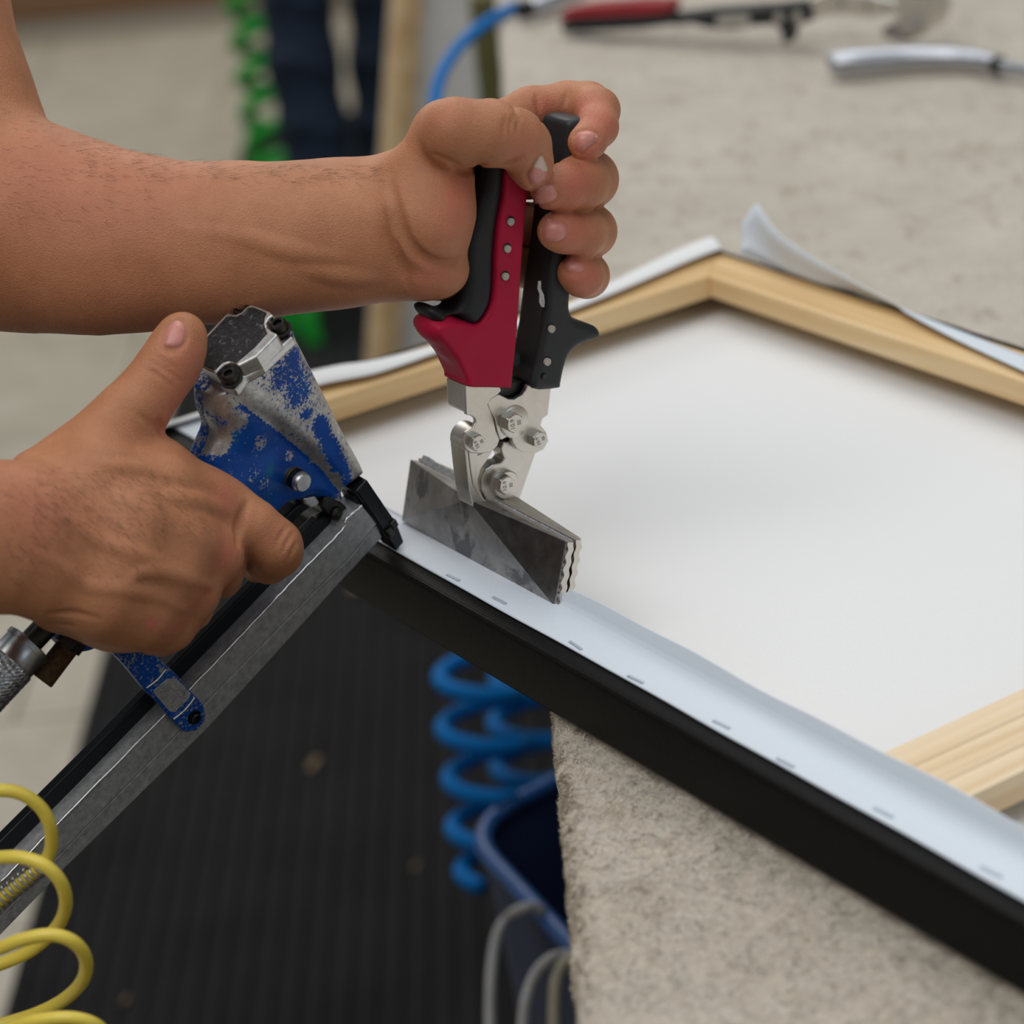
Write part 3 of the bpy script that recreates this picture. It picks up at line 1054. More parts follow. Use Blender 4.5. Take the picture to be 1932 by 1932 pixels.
# ------------------------------------------------------------------ pneumatic stapler
gN = np.array([0.676, 0.369, -0.64]); gD = np.array([0.308, 0.645, 0.697])
gN /= np.linalg.norm(gN); gD -= gN * (gD @ gN); gD /= np.linalg.norm(gD)
gF = -np.cross(gD, gN) * -1.0
gF = np.cross(-gD, gN)
if gF[0] < 0: gF = -gF
GN, GD, GF = AX.T @ gN, AX.T @ gD, AX.T @ gF     # outward side, driving direction (down), forward along the magazine
GU = -GD
GO = at_z(750, 1037, TT + FH + 0.0014)
GAX = (GF, GU, GN) if np.linalg.det(np.stack([GF, GU, GN])) > 0 else (GF, GU, GN)


def G(px, py, n=0.0):
    return at_plane(px, py, GO + GN * n, GN)


def GL(px, py, n=0.0):
    w = G(px, py, n) - GO
    return np.array([w @ GF, w @ GU])


def GL3(px, py, n=0.0):
    return np.array([*GL(px, py, n), n])


gun = thing('staple_gun', G(600, 900, -0.014), 'worn blue and bare aluminium pneumatic stapler with a long magazine rail', 'staple gun')


def worn_blue():
    m, nt, b = nodes('worn_blue_paint')
    v = mapping(nt)
    n1 = noise(nt, v, 26, 3, 0.5, 0.3)
    n2 = noise(nt, v, 620, 8, 0.72, 0.4)
    at = N(nt, 'ShaderNodeAttribute', attribute_name='wear')
    a1 = N(nt, 'ShaderNodeMath', operation='MULTIPLY_ADD'); nt.links.new(n2, a1.inputs[0]); a1.inputs[1].default_value = 1.7; a1.inputs[2].default_value = -0.85
    a2 = N(nt, 'ShaderNodeMath', operation='MULTIPLY_ADD'); nt.links.new(n1, a2.inputs[0]); a2.inputs[1].default_value = 0.5; a2.inputs[2].default_value = -0.25
    s1 = N(nt, 'ShaderNodeMath', operation='ADD'); nt.links.new(a1.outputs[0], s1.inputs[0]); nt.links.new(a2.outputs[0], s1.inputs[1])
    s2 = N(nt, 'ShaderNodeMath', operation='ADD'); nt.links.new(s1.outputs[0], s2.inputs[0]); nt.links.new(at.outputs['Fac'], s2.inputs[1])
    mk = ramp(nt, s2.outputs[0], [(0.47, (0, 0, 0)), (0.53, (1, 1, 1))])
    blue = ramp(nt, noise(nt, v, 55, 5, 0.6), [(0.35, (0.001, 0.050, 0.30)), (0.62, (0.001, 0.075, 0.38)), (0.75, (0.006, 0.14, 0.32))])
    alu = ramp(nt, noise(nt, v, 330, 6, 0.8), [(0.3, (0.34, 0.33, 0.32)), (0.6, (0.62, 0.61, 0.59)), (0.8, (0.80, 0.80, 0.79))])
    mx = N(nt, 'ShaderNodeMixRGB'); nt.links.new(mk, mx.inputs[0]); nt.links.new(blue, mx.inputs[1]); nt.links.new(alu, mx.inputs[2])
    nt.links.new(mx.outputs[0], b.inputs['Base Color'])
    mm = N(nt, 'ShaderNodeMath', operation='MULTIPLY'); nt.links.new(mk, mm.inputs[0]); mm.inputs[1].default_value = 0.85
    nt.links.new(mm.outputs[0], b.inputs['Metallic'])
    b.inputs['Specular IOR Level'].default_value = 0.25
    r = N(nt, 'ShaderNodeMapRange'); nt.links.new(mk, r.inputs[0]); r.inputs[3].default_value = 0.38; r.inputs[4].default_value = 0.42
    nt.links.new(r.outputs[0], b.inputs['Roughness'])
    h = N(nt, 'ShaderNodeMath', operation='MULTIPLY_ADD'); nt.links.new(mk, h.inputs[0]); h.inputs[1].default_value = -0.6; nt.links.new(noise(nt, v, 700, 4, 0.7), h.inputs[2])
    bump(nt, b, h.outputs[0], 0.35, 0.0003)
    return m


M_WORN = worn_blue()
M_ALU = metal('cast_aluminium', (0.62, 0.62, 0.61), 0.36, 0.2, 260, bstr=0.3)
M_MAG = metal('scuffed_magazine', (0.42, 0.42, 0.425), 0.5, 0.28, 300, metallic=0.45, bstr=0.25)
M_CAP = metal('gritty_black_cap', (0.03, 0.03, 0.033), 0.45, 0.5, 500, 0.6, 0.6, worn=(0.16, 0.16, 0.17), wscale=420, wlo=0.56)
M_BLKST = plain('black_oxide', (0.013, 0.015, 0.018), 0.35, 0.6, 0.5)
M_BRASS = metal('brass', (0.55, 0.36, 0.12), 0.35)

# body casting: head, neck, grip and trigger housing in one field
lo = [GL(*p)[i] for p in ((40, 1240), (720, 560)) for i in (0, 1)]
cs = np.array([GL(a, b, -0.014) for a, b in ((80, 1220), (720, 930), (480, 570), (360, 640), (650, 990), (200, 1240))])
gf = Field(GO, GAX, [cs[:, 0].min() - 0.012, cs[:, 1].min() - 0.012, -0.036], [cs[:, 0].max() + 0.006, cs[:, 1].max() + 0.006, 0.010], 0.0008)
body = np.array([GL(a, b, -0.004) for a, b in [(418, 742), (450, 748), (540, 830), (600, 880), (655, 935), (652, 955), (636, 962), (612, 948), (592, 944), (575, 952), (556, 955), (536, 972), (520, 988), (470, 990), (432, 965), (402, 930), (398, 885), (412, 850), (424, 818), (421, 780)]])
gf.poly(catmull(body, 4, True), -0.0045, -0.0235, 0.0065)
hp = [(GL3(452, 892, -0.014), 0.0110), (GL3(380, 975, -0.014), 0.0150), (GL3(260, 1050, -0.014), 0.0160), (GL3(150, 1160, -0.014), 0.0150)]
gf.chain(hp, 0.010)
head = np.array([GL(a, b, 0.0) for a, b in [(436, 704), (545, 600), (572, 645), (620, 740), (664, 828), (697, 890), (692, 904), (662, 926), (648, 930), (606, 880), (545, 828), (470, 772), (432, 735)]])
gf.poly(catmull(head, 4, True), 0.0, -0.028, 0.0075, 0.007)
# rounded shoulder behind the head, towards the thumb
gf.cone(GL3(428, 748, -0.014), GL3(462, 800, -0.014), 0.0125, 0.0105, 0.006)
# groove between the head and the trigger housing
gf.cone(GL3(520, 838, 0.0005), GL3(625, 925, 0.0005), 0.0028, 0.0024, 0.004, 'sub')
cpb = GL(446, 688, 0.0)[1]
xx, yy, zz = gf.grid((slice(None),) * 3)
gf.F = np.maximum(gf.F, (yy - (cpb - 0.0100)) + 0 * xx + 0 * zz).astype(np.float32)
gun_body = gf.mesh('gun_body', M_WORN, gun)
# paint wear: how bare each spot is (0 painted, 1 bare metal)
me = gun_body.data
co = np.empty(len(me.vertices) * 3, np.float32); me.vertices.foreach_get('co', co); co = co.reshape(-1, 3)
lc = gf.local(co)
wear = np.full(len(co), 0.22)
from_head = np.zeros(len(co), bool)
hp2 = catmull(head, 4, True)
for i in range(len(hp2)):
    a, b = hp2[i], hp2[(i + 1) % len(hp2)]
    cr = (a[1] > lc[:, 1]) != (b[1] > lc[:, 1])
    from_head ^= cr & (lc[:, 0] < (b[0] - a[0]) * (lc[:, 1] - a[1]) / (b[1] - a[1] + 1e-12) + a[0])
wear = np.where(from_head, 0.66, wear)


def wspot(px, py, n, r, w):
    d = np.linalg.norm((lc - GL3(px, py, n))[:, :2], axis=1)
    k = np.clip(1.4 - d / (r * 1.08 / FPX), 0, 1)
    k = np.minimum(k, 1)
    global wear
    wear = wear + k * w


for (px, py, r, w) in [(402, 756, 34, .62), (430, 775, 28, .50), (456, 800, 22, .45), (412, 830, 26, .55), (416, 846, 30, .75), (438, 842, 22, .45), (396, 862, 20, .4), (540, 626, 16, .25), (515, 650, 15, .25), (490, 672, 15, .25), (462, 700, 18, .2), (582, 668, 14, .2), (612, 730, 14, .2), (645, 795, 14, .2), (676, 850, 14, .2), (500, 838, 16, .3), (560, 868, 14, .3), (606, 872, 12, .4),
                       (640, 905, 14, .3), (652, 952, 18, .35), (505, 915, 14, .18), (470, 915, 30, .06), (440, 880, 26, .10)]:
    wspot(px, py, 0, r, w)
for (px, py, r, w) in [(545, 700, 34, -.20), (520, 725, 22, -.14), (560, 745, 28, -.24), (578, 780, 14, -.30), (556, 672, 18, -.12), (604, 800, 17, -.46), (612, 818, 19, -.46), (622, 840, 19, -.46), (632, 858, 19, -.46), (642, 878, 18, -.44), (650, 897, 16, -.40), (660, 912, 12, -.3), (395, 740, 10, -.4)]:
    wspot(px, py, 0, r, w)
wear = np.where(lc[:, 2] < -0.0125, 0.45 + 0 * wear, wear)
att = me.attributes.new('wear', 'FLOAT', 'POINT')
att.data.foreach_set('value', np.ascontiguousarray(np.clip(wear, 0, 1), np.float32))

# cap: plane through its near corner, square to the driving direction
CP = G(446, 688, 0.0)


def CT(px, py, d=0.0):
    return at_plane(px, py, CP + GU * d, GU)


cap_out = [(379, 645), (384, 636), (425, 593), (431, 588), (438, 592), (446, 592), (455, 588), (463, 579), (474, 573), (490, 579), (508, 587), (516, 594), (508, 600), (503, 608), (504, 617), (512, 624), (523, 629), (522, 634), (484, 672), (449, 690), (441, 685), (431, 684), (420, 689), (412, 698), (406, 704), (392, 698), (378, 690), (377, 668)]
cap = prism('cap', [CT(a, b) for a, b in cap_out], GD * 0.0085, M_ALU, gun, 0.0010, 3)
base_out = [(377, 668), (379, 645), (425, 593), (448, 572), (474, 573), (508, 587), (530, 601), (543, 616), (523, 634), (484, 672), (449, 692), (432, 716), (405, 708), (378, 692)]
prism('cap_flange', [CT(a, b) + GD * 0.0062 for a, b in base_out], GD * 0.0045, M_ALU, cap, 0.0012, 3)
cap_in = [(382, 648), (388, 638), (426, 598), (433, 596), (446, 597), (458, 591), (467, 581), (476, 579), (490, 584), (503, 590), (499, 600), (497, 611), (501, 621), (504, 628), (480, 655), (446, 684), (433, 680), (420, 683), (410, 693), (403, 698), (390, 692), (380, 686)]
prism('cap_inset', [CT(a, b, 0.0003) for a, b in cap_in], GD * 0.0012, M_CAP, cap, 0.0002, 1)
pad = [G(461, 703, 0.0008), G(453, 694, 0.0008), G(498, 650, 0.0008), G(520, 634, 0.0008), G(524, 643, 0.0008), G(500, 668, 0.0008)]
prism('cap_pad', pad, -GN * 0.0025, M_CAP, cap, 0.0003, 1)
for px, py in ((430, 703), (523, 608), (453, 581)):
    c = CT(px, py, 0.0) - GU * 0.0048
    sc = lathe('cap_screw', c, GU, [(0, 0.0034), (0.0042, 0.0034), (0.0047, 0.0030), (0.0047, 0.0019), (0.0032, 0.0018)], M_GUNM, cap, n=24)
    lathe('screw_well', c + GU * 0.0002, GU, [(0, 0.0047), (0.0006, 0.0047)], M_DARK, cap, n=24)  # dark disc paints the shade round the screw

# pin in the trigger housing
c = G(574, 912, 0.0045) - GN * 0.0105
pin = lathe('trigger_pin', c, GN, [(0, 0.0044), (0.0085, 0.0044), (0.0100, 0.0041), (0.0105, 0.0036)], M_ALU, gun, n=32)
lathe('pin_knurl', c + GN * 0.0045, GN, [(0, 0.0046), (0.003, 0.0046)], M_GUNM, pin, poly=26)
lathe('brass_ring', c + GN * 0.0030, GN, [(0, 0.0047), (0.0012, 0.0047)], M_BRASS, pin, n=28)

# magazine
MT = [(683, 953), (653, 980), (645, 1000), (573, 1074), (494, 1157), (360, 1298), (107, 1556), (0, 1666), (-150, 1820)]
GR = [(707, 994), (655, 1057), (604, 1105), (406, 1307), (339, 1380), (154, 1569), (0, 1728), (-130, 1862)]
MB = [(722, 1014), (640, 1102), (560, 1191), (391, 1376), (128, 1634), (0, 1766), (-110, 1880)]
mag = prism('magazine', [G(a, b, 0.0) for a, b in MT + GR[::-1] + [(712, 988)]], -GN * 0.0125, M_MAG, gun, 0.0005, 2)
prism('magazine_track', [G(a, b, -0.0012) for a, b in [(712, 988), (707, 994)] + GR[1:] + MB[::-1]], -GN * 0.0105, M_MAG, gun, 0.0008, 2)
# highlight along the top of the magazine, drawn as a bright strip
ed = catmull([G(a, b, -0.0001) for a, b in MT[:8]], 12)
ed = [p + GN * 0.00012 * math.sin(i * 2.1) + GU * 0.0001 * math.sin(i * 1.3) for i, p in enumerate(ed)]
M_EDGE = metal('bright_edge_metal', (0.80, 0.80, 0.80), 0.3, 0.2, 400)  # brighter metal for the drawn highlight, strut ribs and lettering
tube('edge_highlight', ed, 0.00062, M_EDGE, mag, 8)
# black pusher rod and rail on top of the magazine
rod_px = [(600, 1040), (560, 1080), (420, 1222), (300, 1345), (160, 1490), (0, 1650), (-120, 1775)]
prism('pusher_rail', [G(a, b, -0.0080) for a, b in [(660, 955), (640, 985)] + [(a, b - 22) for a, b in rod_px] + [(a, b - 60) for a, b in rod_px[::-1]] + [(628, 968)]], -GN * 0.0050, M_BLKST, gun, 0.0008, 2)

# nose with driver guide
nose = prism('nose_guide', [G(a, b, 0.0016) for a, b in [(672, 928), (693, 905), (712, 933), (733, 964), (749, 987), (763, 1023), (748, 1040), (731, 1016), (714, 990), (696, 963)]], -GN * 0.0100, M_BLKST, gun, 0.0008, 2)
prism('nose_clip', [G(a, b, 0.0030) for a, b in [(729, 1003), (740, 994), (748, 1006), (738, 1016)]], -GN * 0.006, M_GUNM, nose, 0.0005, 2)
prism('nose_clip', [G(a, b, 0.0026) for a, b in [(737, 990), (747, 979), (753, 990), (746, 1001)]], -GN * 0.006, M_GUNM, nose, 0.0005, 2)
prism('nose_slot', [G(a, b, 0.0019) for a, b in [(716, 958), (722, 952), (738, 978), (733, 984)]], -GN * 0.0006, M_DARK, nose)  # dark strip laid on as the shade in the slot
prism('nose_plate', [G(a, b, -0.0020) for a, b in [(668, 935), (690, 930), (726, 985), (735, 1012), (722, 1020), (700, 990), (676, 955)]], -GN * 0.0100, M_GUNM, gun, 0.0006, 2)
# trigger and its linkage
trig = prism('trigger', [G(a, b, -0.0085) for a, b in [(578, 945), (560, 955), (536, 978), (530, 992), (540, 1000), (556, 985), (572, 968), (590, 956)]], -GN * 0.0080, M_BLKST, gun, 0.0010, 2)
lug = prism('trigger_lug', [G(a, b, -0.0060) for a, b in [(573, 940), (596, 936), (604, 948), (598, 956), (586, 959), (576, 952)]], -GN * 0.0080, M_ALU, gun, 0.0008, 2)
brk = prism('nose_bracket', [G(a, b, -0.0050) for a, b in [(612, 938), (628, 934), (656, 958), (656, 985), (640, 986), (622, 972), (606, 958)]], -GN * 0.0110, M_GUNM, gun, 0.0010, 2)
lathe('bracket_screw', G(633, 968, -0.0050) - GN * 0.001, GN, [(0, 0.0030), (0.0022, 0.0030), (0.0030, 0.0018)], M_GUNM, brk, n=20)

# rear strut from the grip to the magazine
ST = [(196, 1216), (241, 1212), (290, 1231), (336, 1275), (360, 1304), (384, 1330), (389, 1345), (387, 1362), (371, 1380), (349, 1382), (334, 1368), (299, 1327), (278, 1307), (238, 1258)]
strut = prism('strut', [G(a, b, 0.0034) for a, b in ST], -GN * 0.0042, M_WORN, gun, 0.0010, 3)
at2 = strut.data.attributes.new('wear', 'FLOAT', 'POINT'); at2.data.foreach_set('value', np.full(len(strut.data.vertices), 0.41, np.float32))
prism('bare_panel', [G(a, b, 0.0037) for a, b in [(316, 1281), (334, 1281), (361, 1309), (357, 1318), (330, 1345), (320, 1342), (294, 1312), (290, 1303)]], -GN * 0.0006, M_MAG, strut, 0.0002, 1)
for a, b in (((313, 1262), (276, 1298)), ((367, 1316), (327, 1357))):
    P = catmull([G(*a, 0.0036), G(a[0] * .5 + b[0] * .5 + 2, a[1] * .5 + b[1] * .5 + 2, 0.0039), G(*b, 0.0036)], 6)
    tube('strut_rib', P, 0.0006, M_EDGE, strut, 8)
xd = G(355, 1322, 0.0038) - G(312, 1279, 0.0038); xd /= np.linalg.norm(xd)
yd = np.cross(GN, xd)
text('cast_mark', '00.22', G(335, 1303, 0.0038), xd, yd, 0.0042, M_EDGE, strut)
text('cast_mark', '637.11.10', G(318, 1321, 0.0038), xd, yd, 0.0038, M_EDGE, strut)
c = G(366, 1353, 0.0034)
lathe('strut_screw', c - GN * 0.001, GN, [(0, 0.0033), (0.0013, 0.0033), (0.0013, 0.0024), (0.0030, 0.0024), (0.0034, 0.0020), (0.0034, 0.0013), (0.0024, 0.0012)], M_GUNM, strut, n=24)

# exhaust filter under the grip end
ea, eb = G(126, 1222, -0.006), G(78, 1284, -0.006)
ed_ = (eb - ea) / np.linalg.norm(eb - ea)
M_FILT = plain('sintered_bronze', (0.075, 0.042, 0.016), 0.75, 0.3, 0.3, 0.5, 500, 900, 0.8, 0.0006)
fil = lathe('exhaust_filter', ea, ed_, [(0, 0.0048), (np.linalg.norm(eb - ea) - 0.0005, 0.0050), (np.linalg.norm(eb - ea), 0.0046)], M_FILT, gun, n=32)
lathe('filter_nut', ea - ed_ * 0.0065, ed_, [(0, 0.0062), (0.0065, 0.0062)], M_GUNM, fil, poly=6, phase=0.3, bevel=0.0004)
plugc = G(95, 1172, -0.012)
pd = G(20, 1252, -0.012) - plugc; pd /= np.linalg.norm(pd)
lathe('air_plug', plugc - pd * 0.008, pd, [(0, 0.0062), (0.010, 0.0062), (0.0101, 0.0050), (0.022, 0.0050)], M_GUNM, gun, n=32)

# ------------------------------------------------------------------ yellow coiled hose with its coupling
hose = thing('air_hose', at_d(60, 1700, 1.0), 'yellow coiled air hose with a knurled steel coupling, below the staple gun', 'hose')
M_YEL = plain('yellow_hose', (0.80, 0.62, 0.085), 0.36, spec=0.5, var=0.06, scale=30, bstr=0.05)
M_STEEL = metal('coupling_steel', (0.42, 0.43, 0.45), 0.28, 0.15)


def knurl_mat():
    m, nt, b = nodes('knurled_steel')
    v = mapping(nt, rot=(0.4, 0.7, 0.3))
    vo = N(nt, 'ShaderNodeTexVoronoi', distance='CHEBYCHEV')
    vo.inputs['Scale'].default_value = 900; vo.inputs['Randomness'].default_value = 0.0
    nt.links.new(v, vo.inputs['Vector'])
    b.inputs['Base Color'].default_value = (0.45, 0.46, 0.48, 1); b.inputs['Metallic'].default_value = 1; b.inputs['Roughness'].default_value = 0.35
    bump(nt, b, vo.outputs['Distance'], 1.0, 0.0012)
    return m


M_KNURL = knurl_mat()
cc = plugc + pd * 0.0115
cpl = lathe('coupling', cc, pd, [(0, 0.0085), (0.0006, 0.0102), (0.0028, 0.0102), (0.0028, 0.0097), (0.0105, 0.0097), (0.0110, 0.0101)], M_STEEL, hose, n=40)
# knurled sleeve: two sets of crossing ridges as real relief
nn_, kk = 96, 40
x_, y_, d_ = basis(pd)
V = np.zeros((kk, nn_, 3))
for i in range(kk):
    for j in range(nn_):
        a = 2 * math.pi * j / nn_; zz = 0.0110 + 0.030 * i / (kk - 1)
        rr = 0.0101 + 0.00028 * (abs(math.sin(a * 16 + zz * 1500)) * abs(math.sin(a * 16 - zz * 1500)))
        V[i, j] = cc + d_ * zz + (x_ * math.cos(a) + y_ * math.sin(a)) * rr
idx = np.arange(kk * nn_).reshape(kk, nn_)
Q = np.stack([idx[:-1], np.roll(idx[:-1], -1, 1), np.roll(idx[1:], -1, 1), idx[1:]], -1).reshape(-1, 4)
fast_mesh('knurled_sleeve', V.reshape(-1, 3), Q, M_STEEL, hose, False)
lathe('coupling_cap', cc + pd * 0.0405, pd, [(0, 0.0103), (0.004, 0.0103), (0.006, 0.008)], M_STEEL, hose, n=40)
# hose path: pixel, depth
HP = [(-60, 1750, 1.000), (-30, 1722, 1.000), (10, 1690, 0.998), (50, 1658, 0.996), (78, 1634, 0.993), (94, 1608, 0.990), (97, 1580, 0.985), (92, 1550, 0.980), (74, 1521, 0.976), (41, 1498, 0.972), (0, 1491, 0.970), (-45, 1503, 0.972), (-80, 1540, 0.980), (-90, 1580, 0.988), (-60, 1618, 0.980), (-30, 1622, 0.972),
      (0, 1618, 0.966), (41, 1618, 0.962), (83, 1632, 0.960), (112, 1660, 0.963), (124, 1695, 0.970), (119, 1728, 0.980), (98, 1760, 0.990), (55, 1795, 0.998), (0, 1819, 1.002), (-50, 1830, 1.000), (-85, 1828, 0.990), (-80, 1812, 0.975), (-45, 1800, 0.966),
      (0, 1789, 0.960), (41, 1773, 0.956), (91, 1764, 0.954), (130, 1772, 0.955), (155, 1794, 0.960), (163, 1823, 0.968), (152, 1856, 0.978), (118, 1888, 0.990), (70, 1912, 0.998), (20, 1928, 1.002), (-40, 1945, 1.000), (-60, 1955, 0.985), (-30, 1955, 0.970), (20, 1940, 0.960),
      (70, 1926, 0.952), (135, 1921, 0.949), (185, 1937, 0.953), (205, 1975, 0.965), (190, 2010, 0.98)]
path = catmull([at_d(a, b, d) for a, b, d in HP], 8)
tube('hose_coil', path, 0.00265, M_YEL, hose, 16)
sp = catmull([at_d(a, b, d) for a, b, d in [(-60, 1750, 1.000), (-30, 1722, 1.000), (10, 1690, 0.998), (50, 1658, 0.996), (82, 1632, 0.993)]], 40)
Tn = np.gradient(sp, axis=0); Tn /= np.linalg.norm(Tn, axis=1)[:, None]
L = np.concatenate([[0], np.cumsum(np.linalg.norm(np.diff(sp, axis=0), axis=1))])
pts = []
nturn = 14
for k in range(nturn * 16 + 1):
    s_ = L[-1] * k / (nturn * 16)
    p = np.array([np.interp(s_, L, sp[:, i]) for i in range(3)]); t = np.array([np.interp(s_, L, Tn[:, i]) for i in range(3)])
    x, y, _ = basis(t)
    a = 2 * math.pi * k / 16
    pts.append(p + (x * math.cos(a) + y * math.sin(a)) * 0.0034)
tube('strain_spring', pts, 0.00058, M_STEEL, hose, 8)


# ------------------------------------------------------------------ the worker's arms and hands
def skin_mat():
    m, nt, b = nodes('skin')
    v = mapping(nt)
    at = N(nt, 'ShaderNodeAttribute', attribute_name='flush')
    f1 = noise(nt, v, 34, 6, 0.65)
    f2 = noise(nt, v, 900, 4, 0.7)
    base = ramp(nt, f1, [(0.28, srgb(164, 110, 77)), (0.5, srgb(180, 121, 86)), (0.72, srgb(192, 133, 97))])
    red = N(nt, 'ShaderNodeMixRGB'); nt.links.new(at.outputs['Fac'], red.inputs[0]); nt.links.new(base, red.inputs[1]); red.inputs[2].default_value = (*srgb(196, 104, 92), 1)
    mu = N(nt, 'ShaderNodeMixRGB', blend_type='MULTIPLY'); mu.inputs[0].default_value = 0.35
    nt.links.new(red.outputs[0], mu.inputs[1]); nt.links.new(ramp(nt, f2, [(0.3, (0.75, 0.70, 0.68)), (0.55, (1, 1, 1))]), mu.inputs[2])
    nt.links.new(mu.outputs[0], b.inputs['Base Color'])
    b.inputs['Roughness'].default_value = 0.52
    b.inputs['Specular IOR Level'].default_value = 0.35
    b.inputs['Subsurface Weight'].default_value = 0.12
    b.inputs['Subsurface Radius'].default_value = (0.9, 0.35, 0.2)
    b.inputs['Subsurface Scale'].default_value = 0.003
    vo = N(nt, 'ShaderNodeTexVoronoi', feature='DISTANCE_TO_EDGE'); vo.inputs['Scale'].default_value = 900
    nt.links.new(v, vo.inputs['Vector'])
    ad = N(nt, 'ShaderNodeMath', operation='MULTIPLY_ADD'); nt.links.new(f2, ad.inputs[0]); ad.inputs[1].default_value = 0.6; nt.links.new(vo.outputs['Distance'], ad.inputs[2])
    bump(nt, b, ad.outputs[0], 0.45, 0.0007)
    return m


M_SKIN = skin_mat()
M_NAIL = plain('fingernail', srgb(198, 130, 118), 0.34, spec=0.5, var=0.08, scale=200, bscale=300, bstr=0.05)
M_NAILT = plain('nail_tip', srgb(206, 184, 170), 0.4, var=0.05, bstr=0)


def hd(px, py):
    return depth_of(T(px, py, 0.004))


def cpt(px, py, d):
    return np.array([(px - CPX) / FPX * d, (py - CPX) / FPX * d, d])


def arm_field(lo, hi, h):
    return Field(CAMP, [AX[0], AX[1], AX[2]], lo, hi, h)


def groups_into(f, groups, k_between=0.0012):
    for g in groups:
        old = f.F
        f.F = np.full_like(old, 0.03)
        for ch in g:
            pts, k = ch[0], ch[1]
            q = ch[2] if len(ch) > 2 else 1.0
            P = [(cpt(a, b, d), r * d / FPX) for a, b, d, r in pts]
            f.chain(P, k, 'add', (0, 0, 1.0) if q != 1 else None, q)
        new = f.F
        kk = k_between
        hh = np.maximum(kk - np.abs(old - new), 0) / kk
        f.F = np.minimum(old, new) - hh * hh * kk * 0.25


def hit(f, px, zlo, zhi, guess=None):
    """first surface depth along the camera rays through px (N,2)"""
    px = np.atleast_2d(np.asarray(px, float))
    res = np.full(len(px), np.nan); prev = np.full(len(px), 1.0)
    for z in np.arange(zlo, zhi, f.h * 0.5):
        P = np.stack([(px[:, 0] - CPX) / FPX * z, (px[:, 1] - CPX) / FPX * z, np.full(len(px), z)], 1)
        v = f.sample(P)
        m = (v < 0) & np.isnan(res)
        t = np.where(m, prev / np.where(prev - v == 0, 1, prev - v), 0)
        res[m] = (z - f.h * 0.5 * (1 - t))[m]
        prev = v
    return res


def on_surf(f, px, zlo, zhi):
    z = hit(f, px, zlo, zhi)
    ok = ~np.isnan(z)
    z = np.where(ok, z, np.nanmean(z))
    px = np.asarray(px, float)
    return np.stack([(px[:, 0] - CPX) / FPX * z, (px[:, 1] - CPX) / FPX * z, z], 1), ok


def detail(f, lines, zlo, zhi, op):
    """ridges (add) or creases (sub) along pixel polylines laid on the surface; radius and sink in mm"""
    done = []
    for px, r, lift, k in lines:
        P = catmull(px, 6)
        S_, ok = on_surf(f, P, zlo, zhi)
        S_ = S_[ok]
        done.append((S_, r, lift, k))
    for S_, r, lift, k in done:
        if len(S_) < 2: continue
        n = len(S_)
        for i in range(n - 1):
            t0, t1 = i / (n - 1), (i + 1) / (n - 1)
            if op == 'groove':
                f.cone(S_[i] - np.array([0, 0, (r - lift) / 1000]), S_[i + 1] - np.array([0, 0, (r - lift) / 1000]), r / 1000, r / 1000, k / 1000, 'sub')
                continue
            e0, e1 = math.sin(math.pi * min(max(t0, .02), .98)), math.sin(math.pi * min(max(t1, .02), .98))
            off = np.array([0, 0, (r - lift) / 1000]) if op == 'add' else np.array([0, 0, -(r - lift) / 1000])
            f.cone(S_[i] + off, S_[i + 1] + off, r * e0 / 1000, r * e1 / 1000, k / 1000, op)


def flush(o, f, spots, zlo, zhi):
    me = o.data
    co = np.empty(len(me.vertices) * 3, np.float32); me.vertices.foreach_get('co', co); co = f.local(co.reshape(-1, 3))
    w = np.zeros(len(co))
    S_, ok = on_surf(f, [(a, b) for a, b, r, k in spots], zlo, zhi)
    for (a, b, r, k), p in zip(spots, S_):
        d = np.linalg.norm(co - p, axis=1)
        w += k * np.exp(-(d / (r * p[2] / FPX)) ** 2)
    at = me.attributes.new('flush', 'FLOAT', 'POINT')
    at.data.foreach_set('value', np.ascontiguousarray(np.clip(w, 0, 1), np.float32))


def nail(f, px, zlo, zhi, parent, tip=None):
    P = catmull(px, 5, True)
    c = P.mean(0)
    K = 7
    V2 = [c] + [c + (p - c) * (j / K) for j in range(1, K + 1) for p in P]
    V2 = np.array(V2); m = len(P)
    S_, ok = on_surf(f, V2, zlo, zhi)
    # surface normals from the field
    e = 0.0012
    g = np.stack([f.sample(S_ + np.eye(3)[i] * e) - f.sample(S_ - np.eye(3)[i] * e) for i in range(3)], 1)
    g /= np.linalg.norm(g, axis=1)[:, None] + 1e-9
    ring = np.array([0] + [j for j in range(1, K + 1) for _ in P])
    lift = np.array([0.44, 0.44, 0.42, 0.38, 0.32, 0.24, 0.14, -0.45])[ring] / 1000
    W = f.world(S_ + g * lift[:, None])
    F = [[0, 1 + i, 1 + (i + 1) % m] for i in range(m)]
    for j in range(1, K):
        a, b = 1 + (j - 1) * m, 1 + j * m
        F += [[a + i, b + i, b + (i + 1) % m, a + (i + 1) % m] for i in range(m)]
    o = mesh('fingernail', W, F, M_NAIL, parent, True)
    if tip is not None:
        me = o.data
        me.materials.append(M_NAILT)
        tp, td, tl = np.array(tip[0]), np.array(tip[1], float), tip[2]
        td /= np.linalg.norm(td)
        for p in me.polygons:
            q = V2[list(p.vertices)].mean(0)
            if (q - tp) @ td > tl: p.material_index = 1
    return o


worker = thing('person', at_d(-150, 700, 1.06), 'person with bare forearms squeezing upright pliers and holding a blue staple gun', 'person')

